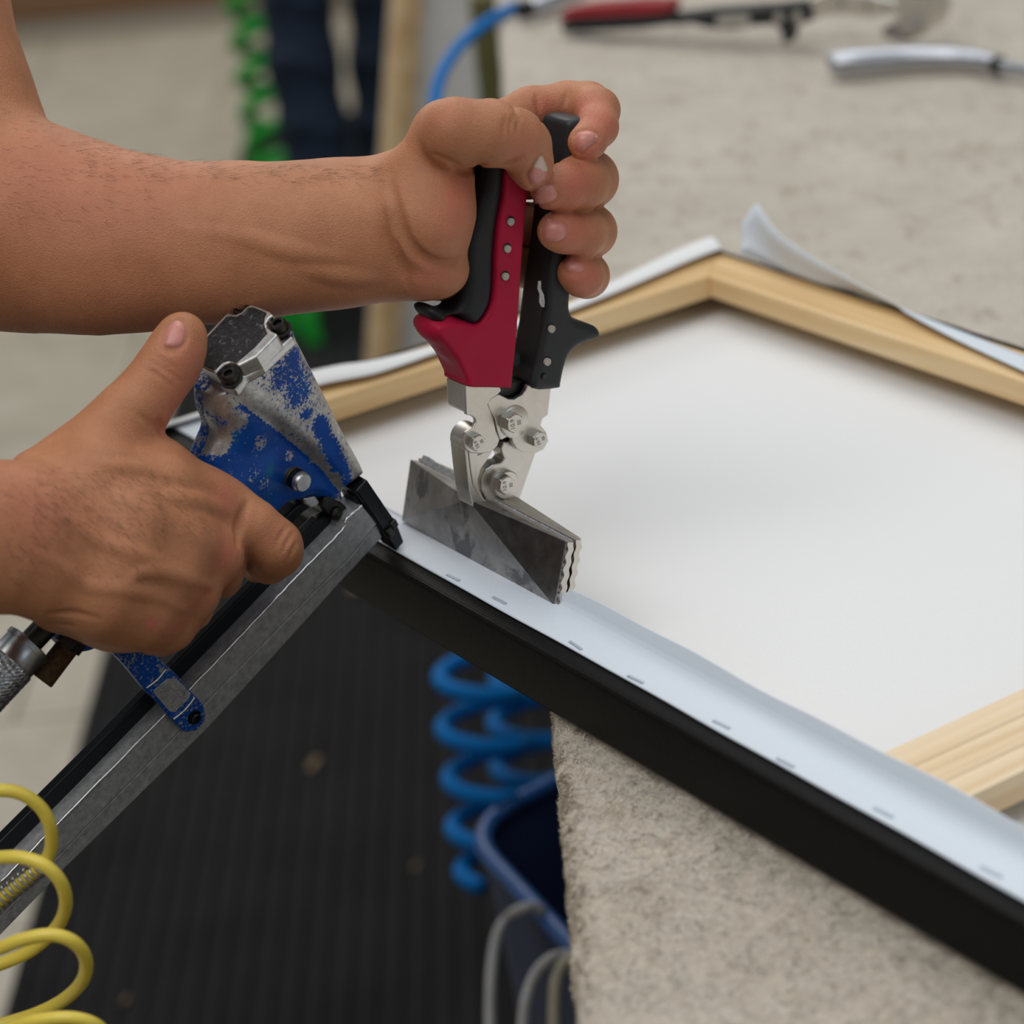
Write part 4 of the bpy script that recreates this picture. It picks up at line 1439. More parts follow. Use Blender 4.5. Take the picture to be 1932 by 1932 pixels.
# --- left arm: palm towards us, fist round both plier handles
r_ = lambda px, py, o, r: (px, py, hd(px, py) + o / 1000, r)
LZ0, LZ1 = 0.99, 1.16
lf = arm_field([-0.300, -0.290, LZ0 + 0.01], [0.062, -0.065, LZ1], 0.00105)
main = [
    ([(-215, -360, 1.12, 150), (-175, 0, 1.115, 155), (-120, 250, 1.105, 165), (-60, 400, 1.098, 182)], 0.030, 0.9),
    ([(-60, 405, 1.098, 190), (0, 422, 1.092, 187), (100, 437, 1.084, 176), (200, 456, 1.078, 160), (300, 461, 1.073, 145), (450, 457, 1.068, 139), (600, 444, 1.066, 128), (690, 435, 1.066, 120), (760, 428, 1.068, 120)], 0.012, 0.80),
    ([(760, 400, 1.072, 100), (835, 330, 1.078, 80), r_(925, 245, 44, 46)], 0.010),
    ([(760, 420, 1.074, 100), (850, 385, 1.088, 74), r_(930, 335, 50, 48)], 0.010),
    ([(765, 445, 1.074, 95), (850, 435, 1.088, 72), r_(930, 420, 50, 46)], 0.010),
    ([(770, 470, 1.070, 84), (850, 495, 1.078, 62), r_(930, 500, 42, 42)], 0.010),
    ([(770, 488, 1.064, 66), (810, 506, 1.060, 56), (832, 512, 1.060, 44)], 0.006),
    ([(785, 350, 1.058, 72), (796, 408, 1.053, 78), (812, 424, 1.050, 66), (828, 392, 1.050, 54), (832, 330, 1.052, 60)], 0.009),
    ([(800, 330, 1.055, 68), (843, 257, 1.050, 64), r_(860, 250, -5, 62), r_(925, 252, -12.5, 59), r_(972, 262, -11.5, 54), r_(990, 276, -10.5, 47), r_(1001, 312, -8, 40), r_(1006, 330, -7.0, 30)], 0.0045),
    ([(850, 255, 1.062, 56), r_(925, 240, 38, 48)], 0.010),
]
index = [([r_(925, 240, 44, 42), r_(1000, 205, 40, 40), r_(1070, 194, 36, 39), r_(1110, 196, 26, 40), r_(1127, 208, 14, 41), r_(1128, 240, 0, 37), r_(1110, 266, -6.5, 33), r_(1103, 270, -7.5, 31)], 0.003)]
middle = [([r_(930, 335, 50, 42), r_(1060, 332, 46, 44), r_(1106, 336, 30, 50), r_(1112, 338, 10, 53), r_(1095, 344, -3, 51), r_(1062, 353, -7.5, 43), r_(1036, 360, -8.5, 36)], 0.003)]
ring = [([r_(930, 420, 50, 42), r_(1060, 428, 46, 44), r_(1106, 434, 28, 47), r_(1114, 436, 8, 48), r_(1096, 441, -4, 45), r_(1062, 438, -8, 38), r_(1049, 436, -9, 36)], 0.003)]
pinky = [([r_(930, 500, 42, 38), r_(1050, 512, 40, 38), r_(1096, 518, 24, 39), r_(1107, 520, 8, 41), r_(1098, 520, -3, 39), r_(1086, 515, -6, 35)], 0.003)]
groups_into(lf, [main, index, middle, ring, pinky])
# forearm tendons, palm and knuckle creases
detail(lf, [([(300, 430), (441, 444), (531, 466), (600, 478), (669, 484)], 3.0, -0.6, 4), ([(560, 500), (640, 515), (720, 520)], 2.6, -0.8, 4)], LZ0, LZ1, 'add')
detail(lf, [([(735, 345), (746, 400), (762, 452), (792, 488), (830, 503), (862, 498)], 1.3, -0.15, 4.0),
            ([(742, 455), (757, 490), (768, 530), (776, 556)], 0.9, 0.0, 2.2),
            ([(722, 395), (728, 450), (745, 500)], 0.9, -0.1, 2.2),
            ([(838, 300), (862, 318), (890, 318), (914, 310)], 1.6, 1.0, 2.0),
            ([(815, 290), (845, 305), (872, 322), (900, 325)], 1.0, 0.6, 1.6),
            ([(935, 316), (962, 308), (990, 296)], 1.1, 0.5, 1.6),
            ([(958, 218), (951, 240), (953, 262)], 0.7, 0.35, 1.2), ([(972, 216), (964, 238), (964, 262)], 0.7, 0.4, 1.2), ([(984, 218), (977, 238), (976, 258)], 0.7, 0.35, 1.2),
            ([(962, 188), (972, 205), (978, 222)], 0.8, 0.5, 1.2), ([(1012, 176), (1016, 200), (1022, 232)], 1.0, 0.7, 1.4),
            ([(1073, 165), (1068, 185), (1062, 205)], 0.7, 0.35, 1.2)], LZ0, LZ1, 'sub')
LNAILS = (([(993, 331), (1006, 310), (1021, 291), (1030, 303), (1035, 322), (1029, 346), (1017, 354), (1002, 352)], ((1010, 318), (0.35, -1), 2)),
                ([(1085, 252), (1098, 246), (1113, 244), (1127, 252), (1129, 264), (1110, 279), (1095, 291), (1086, 284)], ((1120, 258), (1, -0.3), 4)),
                ([(1003, 367), (1014, 355), (1028, 347), (1045, 350), (1054, 366), (1047, 379), (1022, 388), (1008, 384)], None),
                ([(1022, 430), (1031, 411), (1048, 415), (1066, 421), (1072, 442), (1054, 458), (1025, 455)], None),
                ([(1064, 488), (1074, 482), (1090, 490), (1103, 498), (1103, 511), (1086, 517), (1064, 510)], None))
detail(lf, [(list(p) + [p[0]], 0.8, 0.35, 1.0) for p, t in LNAILS], LZ0, LZ1, 'groove')
larm_o = lf.mesh('arm', M_SKIN, worker)
larm_o['label'] = 'left arm, its fist closed round the plier handles'
flush(larm_o, lf, [(1100, 200, 40, .5), (1140, 235, 40, .55), (1110, 290, 26, .5), (1090, 345, 50, .6), (1020, 385, 30, .5), (1085, 440, 45, .6), (1030, 470, 25, .45), (1110, 530, 40, .65), (1075, 500, 25, .4), (985, 280, 40, .4), (960, 330, 36, .5), (870, 360, 40, .5), (855, 420, 40, .4), (820, 520, 50, .35), (1030, 200, 30, .5), (840, 225, 40, .2), (60, 330, 120, .25), (250, 350, 140, .2)], LZ0, LZ1)
for px, tip in LNAILS:
    nail(lf, px, LZ0, LZ1, larm_o, tip)

# --- right arm: back of the hand towards us, wrapped round the stapler grip
RZ0, RZ1 = 0.90, 1.12
rf = arm_field([-0.290, -0.090, RZ0 + 0.005], [-0.075, 0.068, RZ1], 0.0010)
main = [
    ([(-340, 1005, 0.955, 140), (-100, 1013, 0.972, 130), (0, 1014, 0.980, 125), (60, 1010, 0.986, 116), (110, 1008, 0.992, 104)], 0.012, 0.76),
    ([(90, 935, 1.000, 74), (180, 912, 1.004, 78), (300, 922, 1.014, 66), (385, 946, 1.029, 55), (428, 961, 1.036, 49)], 0.010),
    ([(100, 1000, 0.991, 84), (250, 1000, 0.998, 72), (340, 1024, 1.009, 60), (404, 1050, 1.021, 50)], 0.010),
    ([(110, 1055, 0.990, 84), (230, 1070, 0.995, 72), (310, 1095, 1.003, 58), (362, 1120, 1.014, 46)], 0.010),
    ([(112, 1095, 0.992, 82), (200, 1130, 0.995, 74), (270, 1158, 1.003, 60), (318, 1178, 1.013, 46)], 0.010),
    ([(120, 1120, 1.010, 76), (220, 1150, 1.016, 70), (300, 1180, 1.026, 44)], 0.010),
    ([(95, 925, 1.008, 76), (165, 862, 1.014, 66), (225, 805, 1.018, 60), (262, 765, 1.020, 54), (300, 715, 1.022, 49), (326, 678, 1.023, 47), (340, 645, 1.024, 40), (346, 630, 1.024, 37)], 0.008),
    ([(215, 856, 1.016, 52), (305, 884, 1.022, 50), (390, 945, 1.032, 44)], 0.006),
    ([(75, 905, 1.006, 56), (110, 880, 1.010, 50)], 0.006),
]
index = [([(425, 960, 1.034, 49), (478, 990, 1.036, 43), (521, 1027, 1.041, 43), (523, 1042, 1.048, 42), (508, 1060, 1.062, 36), (484, 1074, 1.074, 26)], 0.006)]
middle = [([(404, 1050, 1.023, 50), (418, 1074, 1.040, 38), (419, 1090, 1.055, 32), (400, 1104, 1.072, 28)], 0.006)]
ring = [([(362, 1120, 1.016, 46), (360, 1148, 1.032, 36), (345, 1168, 1.056, 32), (320, 1180, 1.070, 28)], 0.006)]
pinky = [([(318, 1178, 1.015, 45), (305, 1192, 1.030, 38), (285, 1200, 1.050, 30), (255, 1200, 1.070, 26)], 0.006)]
groups_into(rf, [main, index, middle, ring, pinky], 0.006)
detail(rf, [([(70, 968), (130, 985), (172, 1018), (238, 1040), (300, 1062), (370, 1088)], 2.3, -0.55, 3.2), ([(228, 1108), (262, 1078), (300, 1078), (345, 1092), (392, 1106)], 2.1, -0.55, 3.2), ([(60, 1040), (105, 1062), (160, 1102), (232, 1112), (300, 1128), (345, 1150)], 2.1, -0.6, 3.2),
            ([(180, 880), (260, 888), (330, 905)], 2.2, -0.9, 3.5), ([(300, 940), (360, 950), (425, 965)], 3.0, -1.0, 4)], RZ0, RZ1, 'add')
detail(rf, [([(283, 680), (300, 690), (322, 704), (345, 722)], 0.8, 0.45, 1.3), ([(290, 668), (312, 682), (338, 700)], 0.7, 0.35, 1.2), ([(276, 694), (296, 706), (330, 730)], 0.7, 0.4, 1.2),
            ([(300, 657), (322, 664), (340, 664)], 0.8, 0.4, 1.2),
            ([(300, 790), (305, 808), (306, 820)], 1.0, 0.6, 1.6), ([(262, 780), (285, 800), (302, 815)], 0.8, 0.4, 1.4),
            ([(545, 990), (532, 1010), (520, 1034)], 0.7, 0.35, 1.2), ([(555, 1003), (543, 1022), (532, 1046)], 0.7, 0.4, 1.2), ([(562, 1022), (553, 1040), (545, 1060)], 0.7, 0.3, 1.2),
            ([(470, 945), (458, 970), (450, 1000), (449, 1030)], 1.2, 0.6, 2.2), ([(90, 1160), (140, 1158), (190, 1170)], 0.9, 0.4, 1.6), ([(85, 1176), (140, 1182)], 0.8, 0.35, 1.6)], RZ0, RZ1, 'sub')
RNAIL = [(307, 640), (315, 618), (328, 603), (343, 605), (353, 626), (349, 646), (338, 656), (320, 658), (306, 655)]
detail(rf, [(RNAIL + [RNAIL[0]], 0.8, 0.35, 1.0)], RZ0, RZ1, 'groove')
rarm_o = rf.mesh('arm', M_SKIN, worker)
rarm_o['label'] = 'right arm, back of the hand showing, round the staple gun grip'
flush(rarm_o, rf, [(425, 940, 36, .45), (430, 1045, 36, .5), (380, 1130, 34, .35), (360, 690, 50, .35), (335, 760, 40, .35), (300, 800, 30, .3), (285, 1177, 12, .9), (60, 960, 90, .25), (480, 1075, 20, .5), (330, 1190, 30, .3), (520, 1010, 30, .2)], RZ0, RZ1)
nail(rf, RNAIL, RZ0, RZ1, rarm_o)

# fine arm hair, one tuft mesh per arm
M_HAIR = plain('dark_hair', (0.045, 0.026, 0.016), 0.6, bstr=0)


def hairs(f, polys, n, z0, z1, parent, ang, ln):
    P = []
    for (x0, y0, x1, y1, w) in polys:
        k = int(n * w)
        P.append(np.stack([x0 + rng.random(k) * (x1 - x0), y0 + rng.random(k) * (y1 - y0)], 1))
    P = np.vstack(P)
    S_, ok = on_surf(f, P, z0, z1)
    S_ = S_[ok]
    e = 0.0015
    g = np.stack([f.sample(S_ + np.eye(3)[i] * e) - f.sample(S_ - np.eye(3)[i] * e) for i in range(3)], 1)
    g /= np.linalg.norm(g, axis=1)[:, None] + 1e-9
    m = len(S_)
    a = ang + rng.normal(0, 0.3, m)
    d = np.stack([np.cos(a), np.sin(a), np.zeros(m)], 1)
    d -= g * (d * g).sum(1)[:, None]; d /= np.linalg.norm(d, axis=1)[:, None]
    s_ = np.cross(g, d)
    L_ = ln * (0.6 + 0.7 * rng.random(m))[:, None]
    w = 0.000045
    rows = []
    for t, ww in ((0, 1.0), (0.4, 0.8), (0.75, 0.5), (1.0, 0.1)):
        p = S_ - g * 0.0001 + d * L_ * t + g * L_ * (0.34 * t - 0.16 * t * t)
        for q in (0, 2.094, 4.189):
            rows.append(p + (s_ * math.cos(q) + g * math.sin(q)) * w * ww)
    V = np.stack(rows, 1).reshape(-1, 3)
    Q = []
    b = np.arange(m) * 12
    for k in range(3):
        for q in range(3):
            Q.append(np.stack([b + 3 * k + q, b + 3 * k + (q + 1) % 3, b + 3 * k + 3 + (q + 1) % 3, b + 3 * k + 3 + q], 1))
    o = fast_mesh('arm_hair', f.world(V), np.vstack(Q), M_HAIR, parent)
    tag(o, kind='stuff')


hairs(rf, [(60, 880, 400, 1010, .6), (0, 900, 300, 1100, .4)], 620, RZ0, RZ1, rarm_o, 0.7, 0.0042)
hairs(lf, [(130, 262, 420, 340, .45), (420, 312, 720, 345, .25), (0, 200, 300, 420, .3)], 480, LZ0, LZ1, larm_o, 0.35, 0.0055)

# T-shirt sleeves and body, out of the frame to the left
M_SHIRT = plain('dark_cotton', (0.03, 0.035, 0.045), 0.9, bscale=600, bstr=0.4)
sl = [at_d(-180, -60, 1.115), at_d(-210, -330, 1.12), at_d(-460, -640, 1.10), at_d(-1300, -1000, 1.06)]
sr = [at_d(-330, 1005, 0.955), at_d(-800, 960, 0.93), at_d(-1300, 700, 0.90), at_d(-1650, 100, 0.89), at_d(-1750, -500, 0.90)]
tube('upper_arm', catmull(sr[:3], 8), 0.036, M_SKIN, rarm_o, 24)
shl, shr = sl[-1], sr[-1]
shirt_paths = [(sl[1:], 0.062), (sr[2:], 0.060)]
sf_lo = np.minimum(np.minimum(shl, shr), np.minimum(sl[1], sr[2])) - 0.22
sf_hi = np.maximum(np.maximum(shl, shr), np.maximum(sl[1], sr[2])) + 0.15
sf_lo[2] = 0.72
sfield = Field(np.zeros(3), I3, sf_lo, sf_hi, 0.006)
for P, r in shirt_paths:
    sfield.chain([(p, r + 0.012 * i) for i, p in enumerate(P)], 0.03)
ax_sh = (shr - shl); ax_sh /= np.linalg.norm(ax_sh)
for t in (0.2, 0.5, 0.8):
    p = shl + (shr - shl) * t - AX[0] * 0.10
    sfield.chain([(p + ZW * 0.02, 0.085), (p - ZW * 0.25, 0.10), (np.array([p[0], p[1], 0.80]), 0.10)], 0.05)
shirt = sfield.mesh('t_shirt', M_SHIRT, worker)


# ------------------------------------------------------------------ background: bystander, green hose, leaning canvas
M_JEANS = plain('navy_denim', (0.012, 0.020, 0.038), 0.85, spec=0.2, var=0.3, scale=30, bscale=500, bstr=0.3)
M_SHOE = plain('dark_shoe', (0.012, 0.012, 0.014), 0.6)
by = thing('person', (-0.33, 3.55, 0), 'person in dark navy jeans standing on the black mat, only the lower legs in view', 'person')
DB = 4.45
la = [(558, -420, .082), (556, -150, .070), (560, 0, .058), (572, 120, .060), (592, 240, .056), (606, 330, .052)]
lb = [(740, -420, .082), (728, -150, .068), (715, 0, .052), (716, 120, .052), (722, 240, .048), (728, 330, .046)]
for pts, dd in ((la, 0.0), (lb, 0.16)):
    P = [(at_d(a, b, DB + dd + 0.0), r) for a, b, r in pts]
    foot = at_z(pts[-1][0] + 14, 440, 0.0) if dd == 0 else at_z(pts[-1][0] + 16, 425, 0.0)
    P.append((np.array([P[-1][0][0] + 0.01, P[-1][0][1], 0.085]), 0.055))
    A = np.array([p for p, r in P])
    f = Field(np.zeros(3), I3, A.min(0) - 0.11, A.max(0) + 0.11, 0.006)
    f.chain(P, 0.03)
    for p, r in P[2:]:
        f.cone(p + np.array([-0.03, -r, 0.02]), p + np.array([0.04, -r, 0.0]), 0.012, 0.008, 0.02)
    f.mesh('jeans_leg', M_JEANS, by)
    e = P[-1][0]
    f = Field(np.zeros(3), I3, [e[0] - 0.09, e[1] - 0.12, 0.0135], [e[0] + 0.09, e[1] + 0.26, 0.13], 0.006)
    f.chain([(np.array([e[0], e[1] - 0.03, 0.052]), 0.044), (np.array([e[0], e[1] + 0.07, 0.048]), 0.042), (np.array([e[0], e[1] + 0.17, 0.042]), 0.036)], 0.02)
    f.mesh('shoe', M_SHOE, by)

M_GREEN = plain('green_hose', (0.008, 0.36, 0.035), 0.35, spec=0.4, var=0.06, bstr=0)
GP = catmull([(480, -160, 4.70), (490, -60, 4.70), (500, 20, 4.70), (510, 100, 4.70), (522, 190, 4.70), (538, 290, 4.68), (548, 390, 4.62), (572, 490, 4.36), (615, 560, 4.18), (652, 586, 4.10), (680, 596, 4.06)], 60)
gp = np.array([at_d(a, b, d) for a, b, d in GP])
L = np.concatenate([[0], np.cumsum(np.linalg.norm(np.diff(gp, axis=0), axis=1))])
t = np.gradient(gp, axis=0); t /= np.linalg.norm(t, axis=1)[:, None]
pts = []
for i, p in enumerate(gp):
    x = np.cross(t[i], [0, 1, 0]); x /= np.linalg.norm(x); y = np.cross(t[i], x)
    a = 2 * math.pi * L[i] / 0.066
    RG = 0.060 + 0.03 * np.clip((L[i] / L[-1] - 0.72) / 0.2, 0, 1)
    pts.append(p + (x * math.cos(a) + y * math.sin(a)) * RG)
gh = tube('green_hose', pts, 0.0145, M_GREEN, None, 10)
tag(gh, 'neon green coiled hose hanging beside the person in jeans', 'hose')

# stretched canvas leaning on the table end, its left stile towards us
p_top, dp = at_d(752, -60, 3.2), 3.2
py = 690
p_bot = None
for k in range(690, 1500, 2):
    q = at_d(743 - 0.0652 * k + 4, k, 3.15)
    if q[2] <= 0.016: p_bot = q; break
es = p_top - p_bot; es /= np.linalg.norm(es)
eh = np.array([0.72, 0.69, 0.0]); eh -= es * (eh @ es); eh /= np.linalg.norm(eh)
en = np.cross(es, eh); en = en if en[1] < 0 else -en
lean = thing('leaning_canvas', p_bot + eh * 0.3, 'raw stretched canvas with a pine edge leaning upright beyond the table corner', 'canvas')
W_S = wood_mat('pine_stile', (0.3, 0.2), srgb(178, 146, 104), srgb(196, 166, 124), srgb(206, 180, 140), 10, 1.0)
M_GREYC = plain('raw_canvas_back', (0.62, 0.605, 0.585), 0.9, bstr=0.1)
HL, WL = 1.02, 0.62
ctr = p_bot + es * HL / 2
obox('stile', ctr + eh * 0.016, (es, eh, en), (HL / 2, 0.016, 0.013), W_S, lean, 0.001)
obox('stile', ctr + eh * (WL - 0.016), (es, eh, en), (HL / 2, 0.016, 0.013), W_S, lean, 0.001)
for s in (0.016, HL - 0.016):
    obox('rail', p_bot + es * s + eh * WL / 2, (es, eh, en), (0.016, WL / 2 - 0.033, 0.013), W_S, lean, 0.001)
obox('canvas_sheet', ctr + eh * WL / 2 - en * 0.0138, (es, eh, en), (HL / 2, WL / 2, 0.0006), M_GREYC, lean)

# olive table leg standing proud of the table corner
pl = at_d(922, 90, 2.62)
obox('leg', (pl[0], pl[1], (TT - 0.06) / 2), I3, (0.0150, 0.0150, (TT - 0.06) / 2 - 0.0005), M_TLEG, table, 0.003)

# ------------------------------------------------------------------ blue hose over the table edge, coil and bin below
M_BLUEH = plain('blue_hose', (0.0005, 0.155, 0.48), 0.55, spec=0.12, var=0.06, bstr=0)
bh = thing('air_hose', at_d(830, 300, 2.1), 'blue air hose running off the table edge and coiled beside the blue bin', 'hose')
hp_ = [(988, 14, 2.235), (970, 14, 2.23), (940, 30, 2.22), (905, 52, 2.20), (865, 90, 2.17), (836, 135, 2.14), (822, 185, 2.12), (826, 240, 2.10), (840, 330, 2.08), (853, 450, 2.06), (856, 575, 2.05), (870, 800, 2.04), (900, 1000, 2.02), (930, 1150, 2.0), (955, 1215, 2.0)]
tube('hose_line', catmull([at_d(*p) for p in hp_], 8), 0.0052, M_BLUEH, bh, 12)


def coil(pxs, R, turns, par, r=0.0052, ph=0.0, sq=0.8):
    C_ = catmull([at_d(*p) for p in pxs], 40)
    L_ = np.concatenate([[0], np.cumsum(np.linalg.norm(np.diff(C_, axis=0), axis=1))])
    out = []
    for k in range(int(turns * 24) + 1):
        s_ = L_[-1] * k / (turns * 24)
        p = np.array([np.interp(s_, L_, C_[:, i]) for i in range(3)])
        a = 2 * math.pi * k / 24 + ph
        out.append(p + np.array([math.cos(a), math.sin(a) * sq, -0.18 * math.sin(a)]) * R)
    return tube('hose_coil', out, r, M_BLUEH, par, 10)


coil([(898, 1225, 2.02), (903, 1300, 2.01), (908, 1380, 2.00), (918, 1450, 1.99), (925, 1520, 1.98), (930, 1590, 1.96), (950, 1655, 1.94)], 0.030, 4.7, bh, 0.0068)
coil([(1010, 1255, 2.12), (1005, 1340, 2.10), (1010, 1430, 2.08), (1020, 1520, 2.05)], 0.032, 3.3, bh, 0.0068, ph=1.5)

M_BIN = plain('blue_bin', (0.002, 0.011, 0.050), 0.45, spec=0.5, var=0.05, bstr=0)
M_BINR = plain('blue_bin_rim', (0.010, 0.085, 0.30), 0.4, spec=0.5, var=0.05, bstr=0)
ZR = 0.45
c0 = at_z(876, 1575, ZR)                     # sharp corner of the rim (before rounding)
e1 = at_z(1045, 1487, ZR) - c0; e1 /= np.linalg.norm(e1)
e2 = at_z(1065, 1815, ZR) - at_z(930, 1668, ZR); e2 /= np.linalg.norm(e2)
c2 = c0 + e1 * 0.30; c3 = c0 + e1 * 0.30 + e2 * 0.36; c4 = c0 + e2 * 0.36


def rounded(cs, r, n=8):
    out = []
    m = len(cs)
    for i in range(m):
        p, a, b = cs[i], cs[i - 1] - cs[i], cs[(i + 1) % m] - cs[i]
        a, b = a / np.linalg.norm(a), b / np.linalg.norm(b)
        for k in range(n + 1):
            t_ = k / n
            out.append((1 - t_) ** 2 * (p + a * r) + 2 * t_ * (1 - t_) * p + t_ ** 2 * (p + b * r))
    return np.array(out)


rim = rounded([c0, c4, c3, c2], 0.05)
cen = rim.mean(0)
bin_ = thing('waste_bin', (cen[0], cen[1], 0.013), 'blue plastic bin with a rolled rim under the table edge', 'bin')
rings = []
for z, sc in ((0.0135, 0.80), (ZR, 1.0), (ZR, 0.975), (0.03, 0.78)):
    q = cen + (rim - cen) * sc; q[:, 2] = z
    rings.append(q)
m = len(rim)
V = np.vstack(rings); F = []
for j in range(3):
    F += [[j * m + i, j * m + (i + 1) % m, (j + 1) * m + (i + 1) % m, (j + 1) * m + i] for i in range(m)]
F += [list(range(m))[::-1], [3 * m + i for i in range(m)]]
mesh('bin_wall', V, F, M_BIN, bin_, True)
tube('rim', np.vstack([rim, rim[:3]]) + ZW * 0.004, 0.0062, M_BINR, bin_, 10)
M_CORD = plain('white_cord', (0.42, 0.41, 0.42), 0.5, bstr=0)
M_CORD2 = plain('cream_cord', (0.40, 0.36, 0.27), 0.5, bstr=0)


def on_rim(px, py, up):
    return at_z(px, py, ZR + up)


w1 = tube('cord_loop', catmull([at_d(924, 1990, 1.60), at_d(926, 1850, 1.63), at_d(938, 1765, 1.65), at_d(960, 1730, 1.655), on_rim(985, 1715, .014), on_rim(1008, 1712, .014), on_rim(1026, 1726, .006), at_d(1030, 1760, 1.66)], 8), 0.0036, M_CORD, None, 10)
tag(w1, 'greyish white cord looped over the bin rim, the upper loop', 'cord', 'cords over the bin rim')
w2 = tube('cord_loop', catmull([at_d(984, 1990, 1.53), at_d(990, 1900, 1.545), at_d(1008, 1842, 1.56), at_d(1035, 1812, 1.565), on_rim(1062, 1802, .012), on_rim(1080, 1808, .010), at_d(1092, 1850, 1.58)], 8), 0.0036, M_CORD, None, 10)
tag(w2, 'white cord looped over the bin rim next to the cream one', 'cord', 'cords over the bin rim')
w3 = tube('cord_loop', catmull([at_d(1046, 1990, 1.53), at_d(1046, 1900, 1.545), at_d(1050, 1850, 1.555), at_d(1064, 1820, 1.56), on_rim(1082, 1815, .012), at_d(1096, 1850, 1.575)], 8), 0.0040, M_CORD2, None, 10)
tag(w3, 'cream cord hanging over the bin rim against the plush cover', 'cord', 'cords over the bin rim')

# ------------------------------------------------------------------ tools lying further back on the table
q0, q1 = at_z(1058, 64, TT), at_z(1480, 86, TT)
q1 = q0 + (q1 - q0)
tx = q1 - q0; tx /= np.linalg.norm(tx)
tn = np.cross(tx, ZW); tn = tn if tn[1] < 0 else -tn
p2 = thing('canvas_pliers', q0 * 0.5 + q1 * 0.5, 'red and black handled pliers lying at the back of the plush covered table', 'pliers')
M_RED2 = plain('red_plastic', (0.30, 0.018, 0.026), 0.5, bstr=0)


def P2(px, py, off=0.0):
    return at_plane(px, py, q0 + tn * off, tn)


def sheet(name, px, thick, mat, par, off=0.0, bev=0.003):
    return prism(name, [P2(a, b, off) for a, b in px], -tn * thick, mat, par, bev, 2)


sheet('red_grip', [(1052, 34), (1064, 18), (1110, 10), (1200, 4), (1258, 4), (1266, 14), (1262, 26), (1200, 30), (1100, 34), (1056, 40)], 0.020, M_RED2, p2)
sheet('black_grip', [(1054, 44), (1100, 35), (1200, 31), (1266, 28), (1268, 48), (1200, 56), (1100, 62), (1058, 64)], 0.020, M_BLKP, p2)
sheet('black_lever', [(1264, 30), (1340, 20), (1440, 14), (1500, 8), (1520, 4), (1530, 18), (1526, 44), (1496, 46), (1488, 60), (1486, 84), (1474, 84), (1472, 62), (1460, 48), (1420, 50), (1380, 57), (1340, 56), (1300, 46), (1264, 50)], 0.020, M_BLKP, p2, 0.001)
sheet('label_plate', [(1350, 31), (1412, 27), (1414, 47), (1352, 50)], 0.002, M_HOLE, p2, 0.0022, 0.0008)
for a, b in ((1470, 33), (1505, 31)):
    lathe('rivet', P2(a, b, 0.0015), tn, [(0, 0.0042), (0.001, 0.0042)], M_HOLE, p2, n=20)
sheet('lever_plate', [(1524, 0), (1560, -14), (1640, -10), (1690, 4), (1690, 26), (1640, 34), (1580, 28), (1526, 34)], 0.012, M_NICKEL, p2, -0.003, 0.002)
for a, b in ((1580, 8), (1630, 14), (1665, 10)):
    lathe('bolt', P2(a, b, -0.003), tn, [(0, 0.005), (0.005, 0.0045)], M_BOLT, p2, poly=6)
sheet('jaw', [(1686, -30), (1738, -30), (1752, 40), (1742, 66), (1724, 74), (1700, 64), (1688, 30)], 0.045, M_NICKEL, p2, 0.012, 0.003)
sheet('jaw', [(1660, 54), (1716, 60), (1722, 78), (1690, 78), (1664, 70)], 0.05, M_JAWD, p2, 0.008, 0.002)

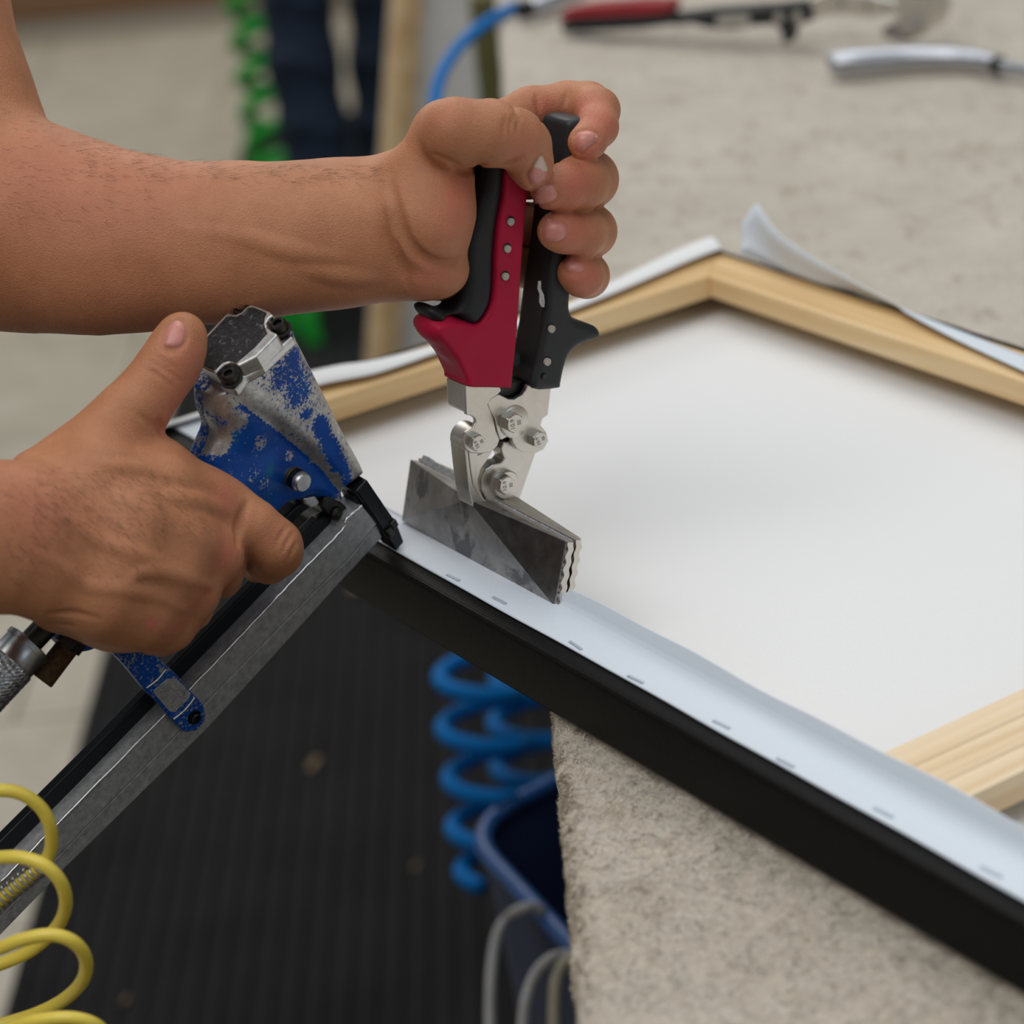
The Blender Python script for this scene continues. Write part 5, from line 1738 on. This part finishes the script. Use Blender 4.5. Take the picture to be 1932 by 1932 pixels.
kn = thing('hand_tool', at_z(1700, 120, TT + 0.01), 'polished aluminium tool handle lying on the table in front of the red pliers', 'tool')
M_POL = metal('polished_aluminium', (0.46, 0.48, 0.53), 0.36, 0.1, 80)
KP = [(1580, 120, 24), (1620, 116, 25), (1700, 110, 23), (1780, 108, 21), (1840, 112, 19), (1880, 120, 15)]
kc = []
for a, b, r in KP:
    rr = r * 1.92 / FPX
    kc.append((at_z(a, b, TT + rr - 0.0006), rr))
A = np.array([p for p, r in kc])
hp = catmull(A, 6)
hr = np.interp(np.linspace(0, 1, len(hp)), np.linspace(0, 1, len(kc)), [r for p, r in kc])
hd0 = hp[0] - hp[1]; hd0 /= np.linalg.norm(hd0)
hp = np.vstack([hp[0] + hd0 * hr[0] * 0.75, hp[0] + hd0 * hr[0] * 0.5, hp[0] + hd0 * hr[0] * 0.25, hp])
hr = np.concatenate([[hr[0] * 0.55, hr[0] * 0.82, hr[0] * 0.95], hr])
tube('handle', hp, hr, M_POL, kn, 24)
a_, b_ = at_z(1876, 122, TT + 0.006), at_z(1900, 126, TT + 0.006)
lathe('collar', a_, (b_ - a_), [(0, 0.0066), (0.006, 0.0070)], M_GUNM, kn, n=24)
c_ = at_z(1990, 142, TT + 0.006)
lathe('shank', a_, (c_ - a_), [(0.003, 0.0048), (0.06, 0.0048)], M_POL, kn, n=24)

fg = thing('air_fitting', at_z(1020, 16, TT + 0.008), 'grey metal air fitting joined to the blue hose beside the red pliers', 'air fitting')
a_, b_ = at_z(985, 20, TT + 0.008), at_z(1100, -20, TT + 0.012)
dd = (b_ - a_) / np.linalg.norm(b_ - a_)
lathe('collar', a_, dd, [(-0.002, 0.0075), (0.008, 0.0080), (0.010, 0.0070)], M_GUNM, fg, n=24)
lathe('barrel', a_, dd, [(0.010, 0.0072), (0.016, 0.0092), (0.060, 0.0092), (0.072, 0.0070)], M_POL, fg, n=28)

# a few pale flecks dropped on the mat
M_FLECK = plain('wood_shaving', srgb(118, 98, 66), 0.8, bstr=0)
for (px, py, L_, lab) in ((592, 1440, 0.012, 'pale wood shaving lying on the black mat under the stapler rail'), (236, 1886, 0.006, 'small pale chip on the black mat near the yellow hose'), (784, 1634, 0.006, 'tiny pale chip on the black mat left of the blue bin')):
    c = at_z(px, py, 0.0140)
    fl = obox('wood_shaving', c, (np.array([0.35, 0.93, 0.1]), np.array([0.93, -0.35, 0]), ZW), (L_, L_ * 0.35, 0.0008), M_FLECK, None, 0.0006, 1)
    tag(fl, lab, 'debris', 'flecks on the mat')
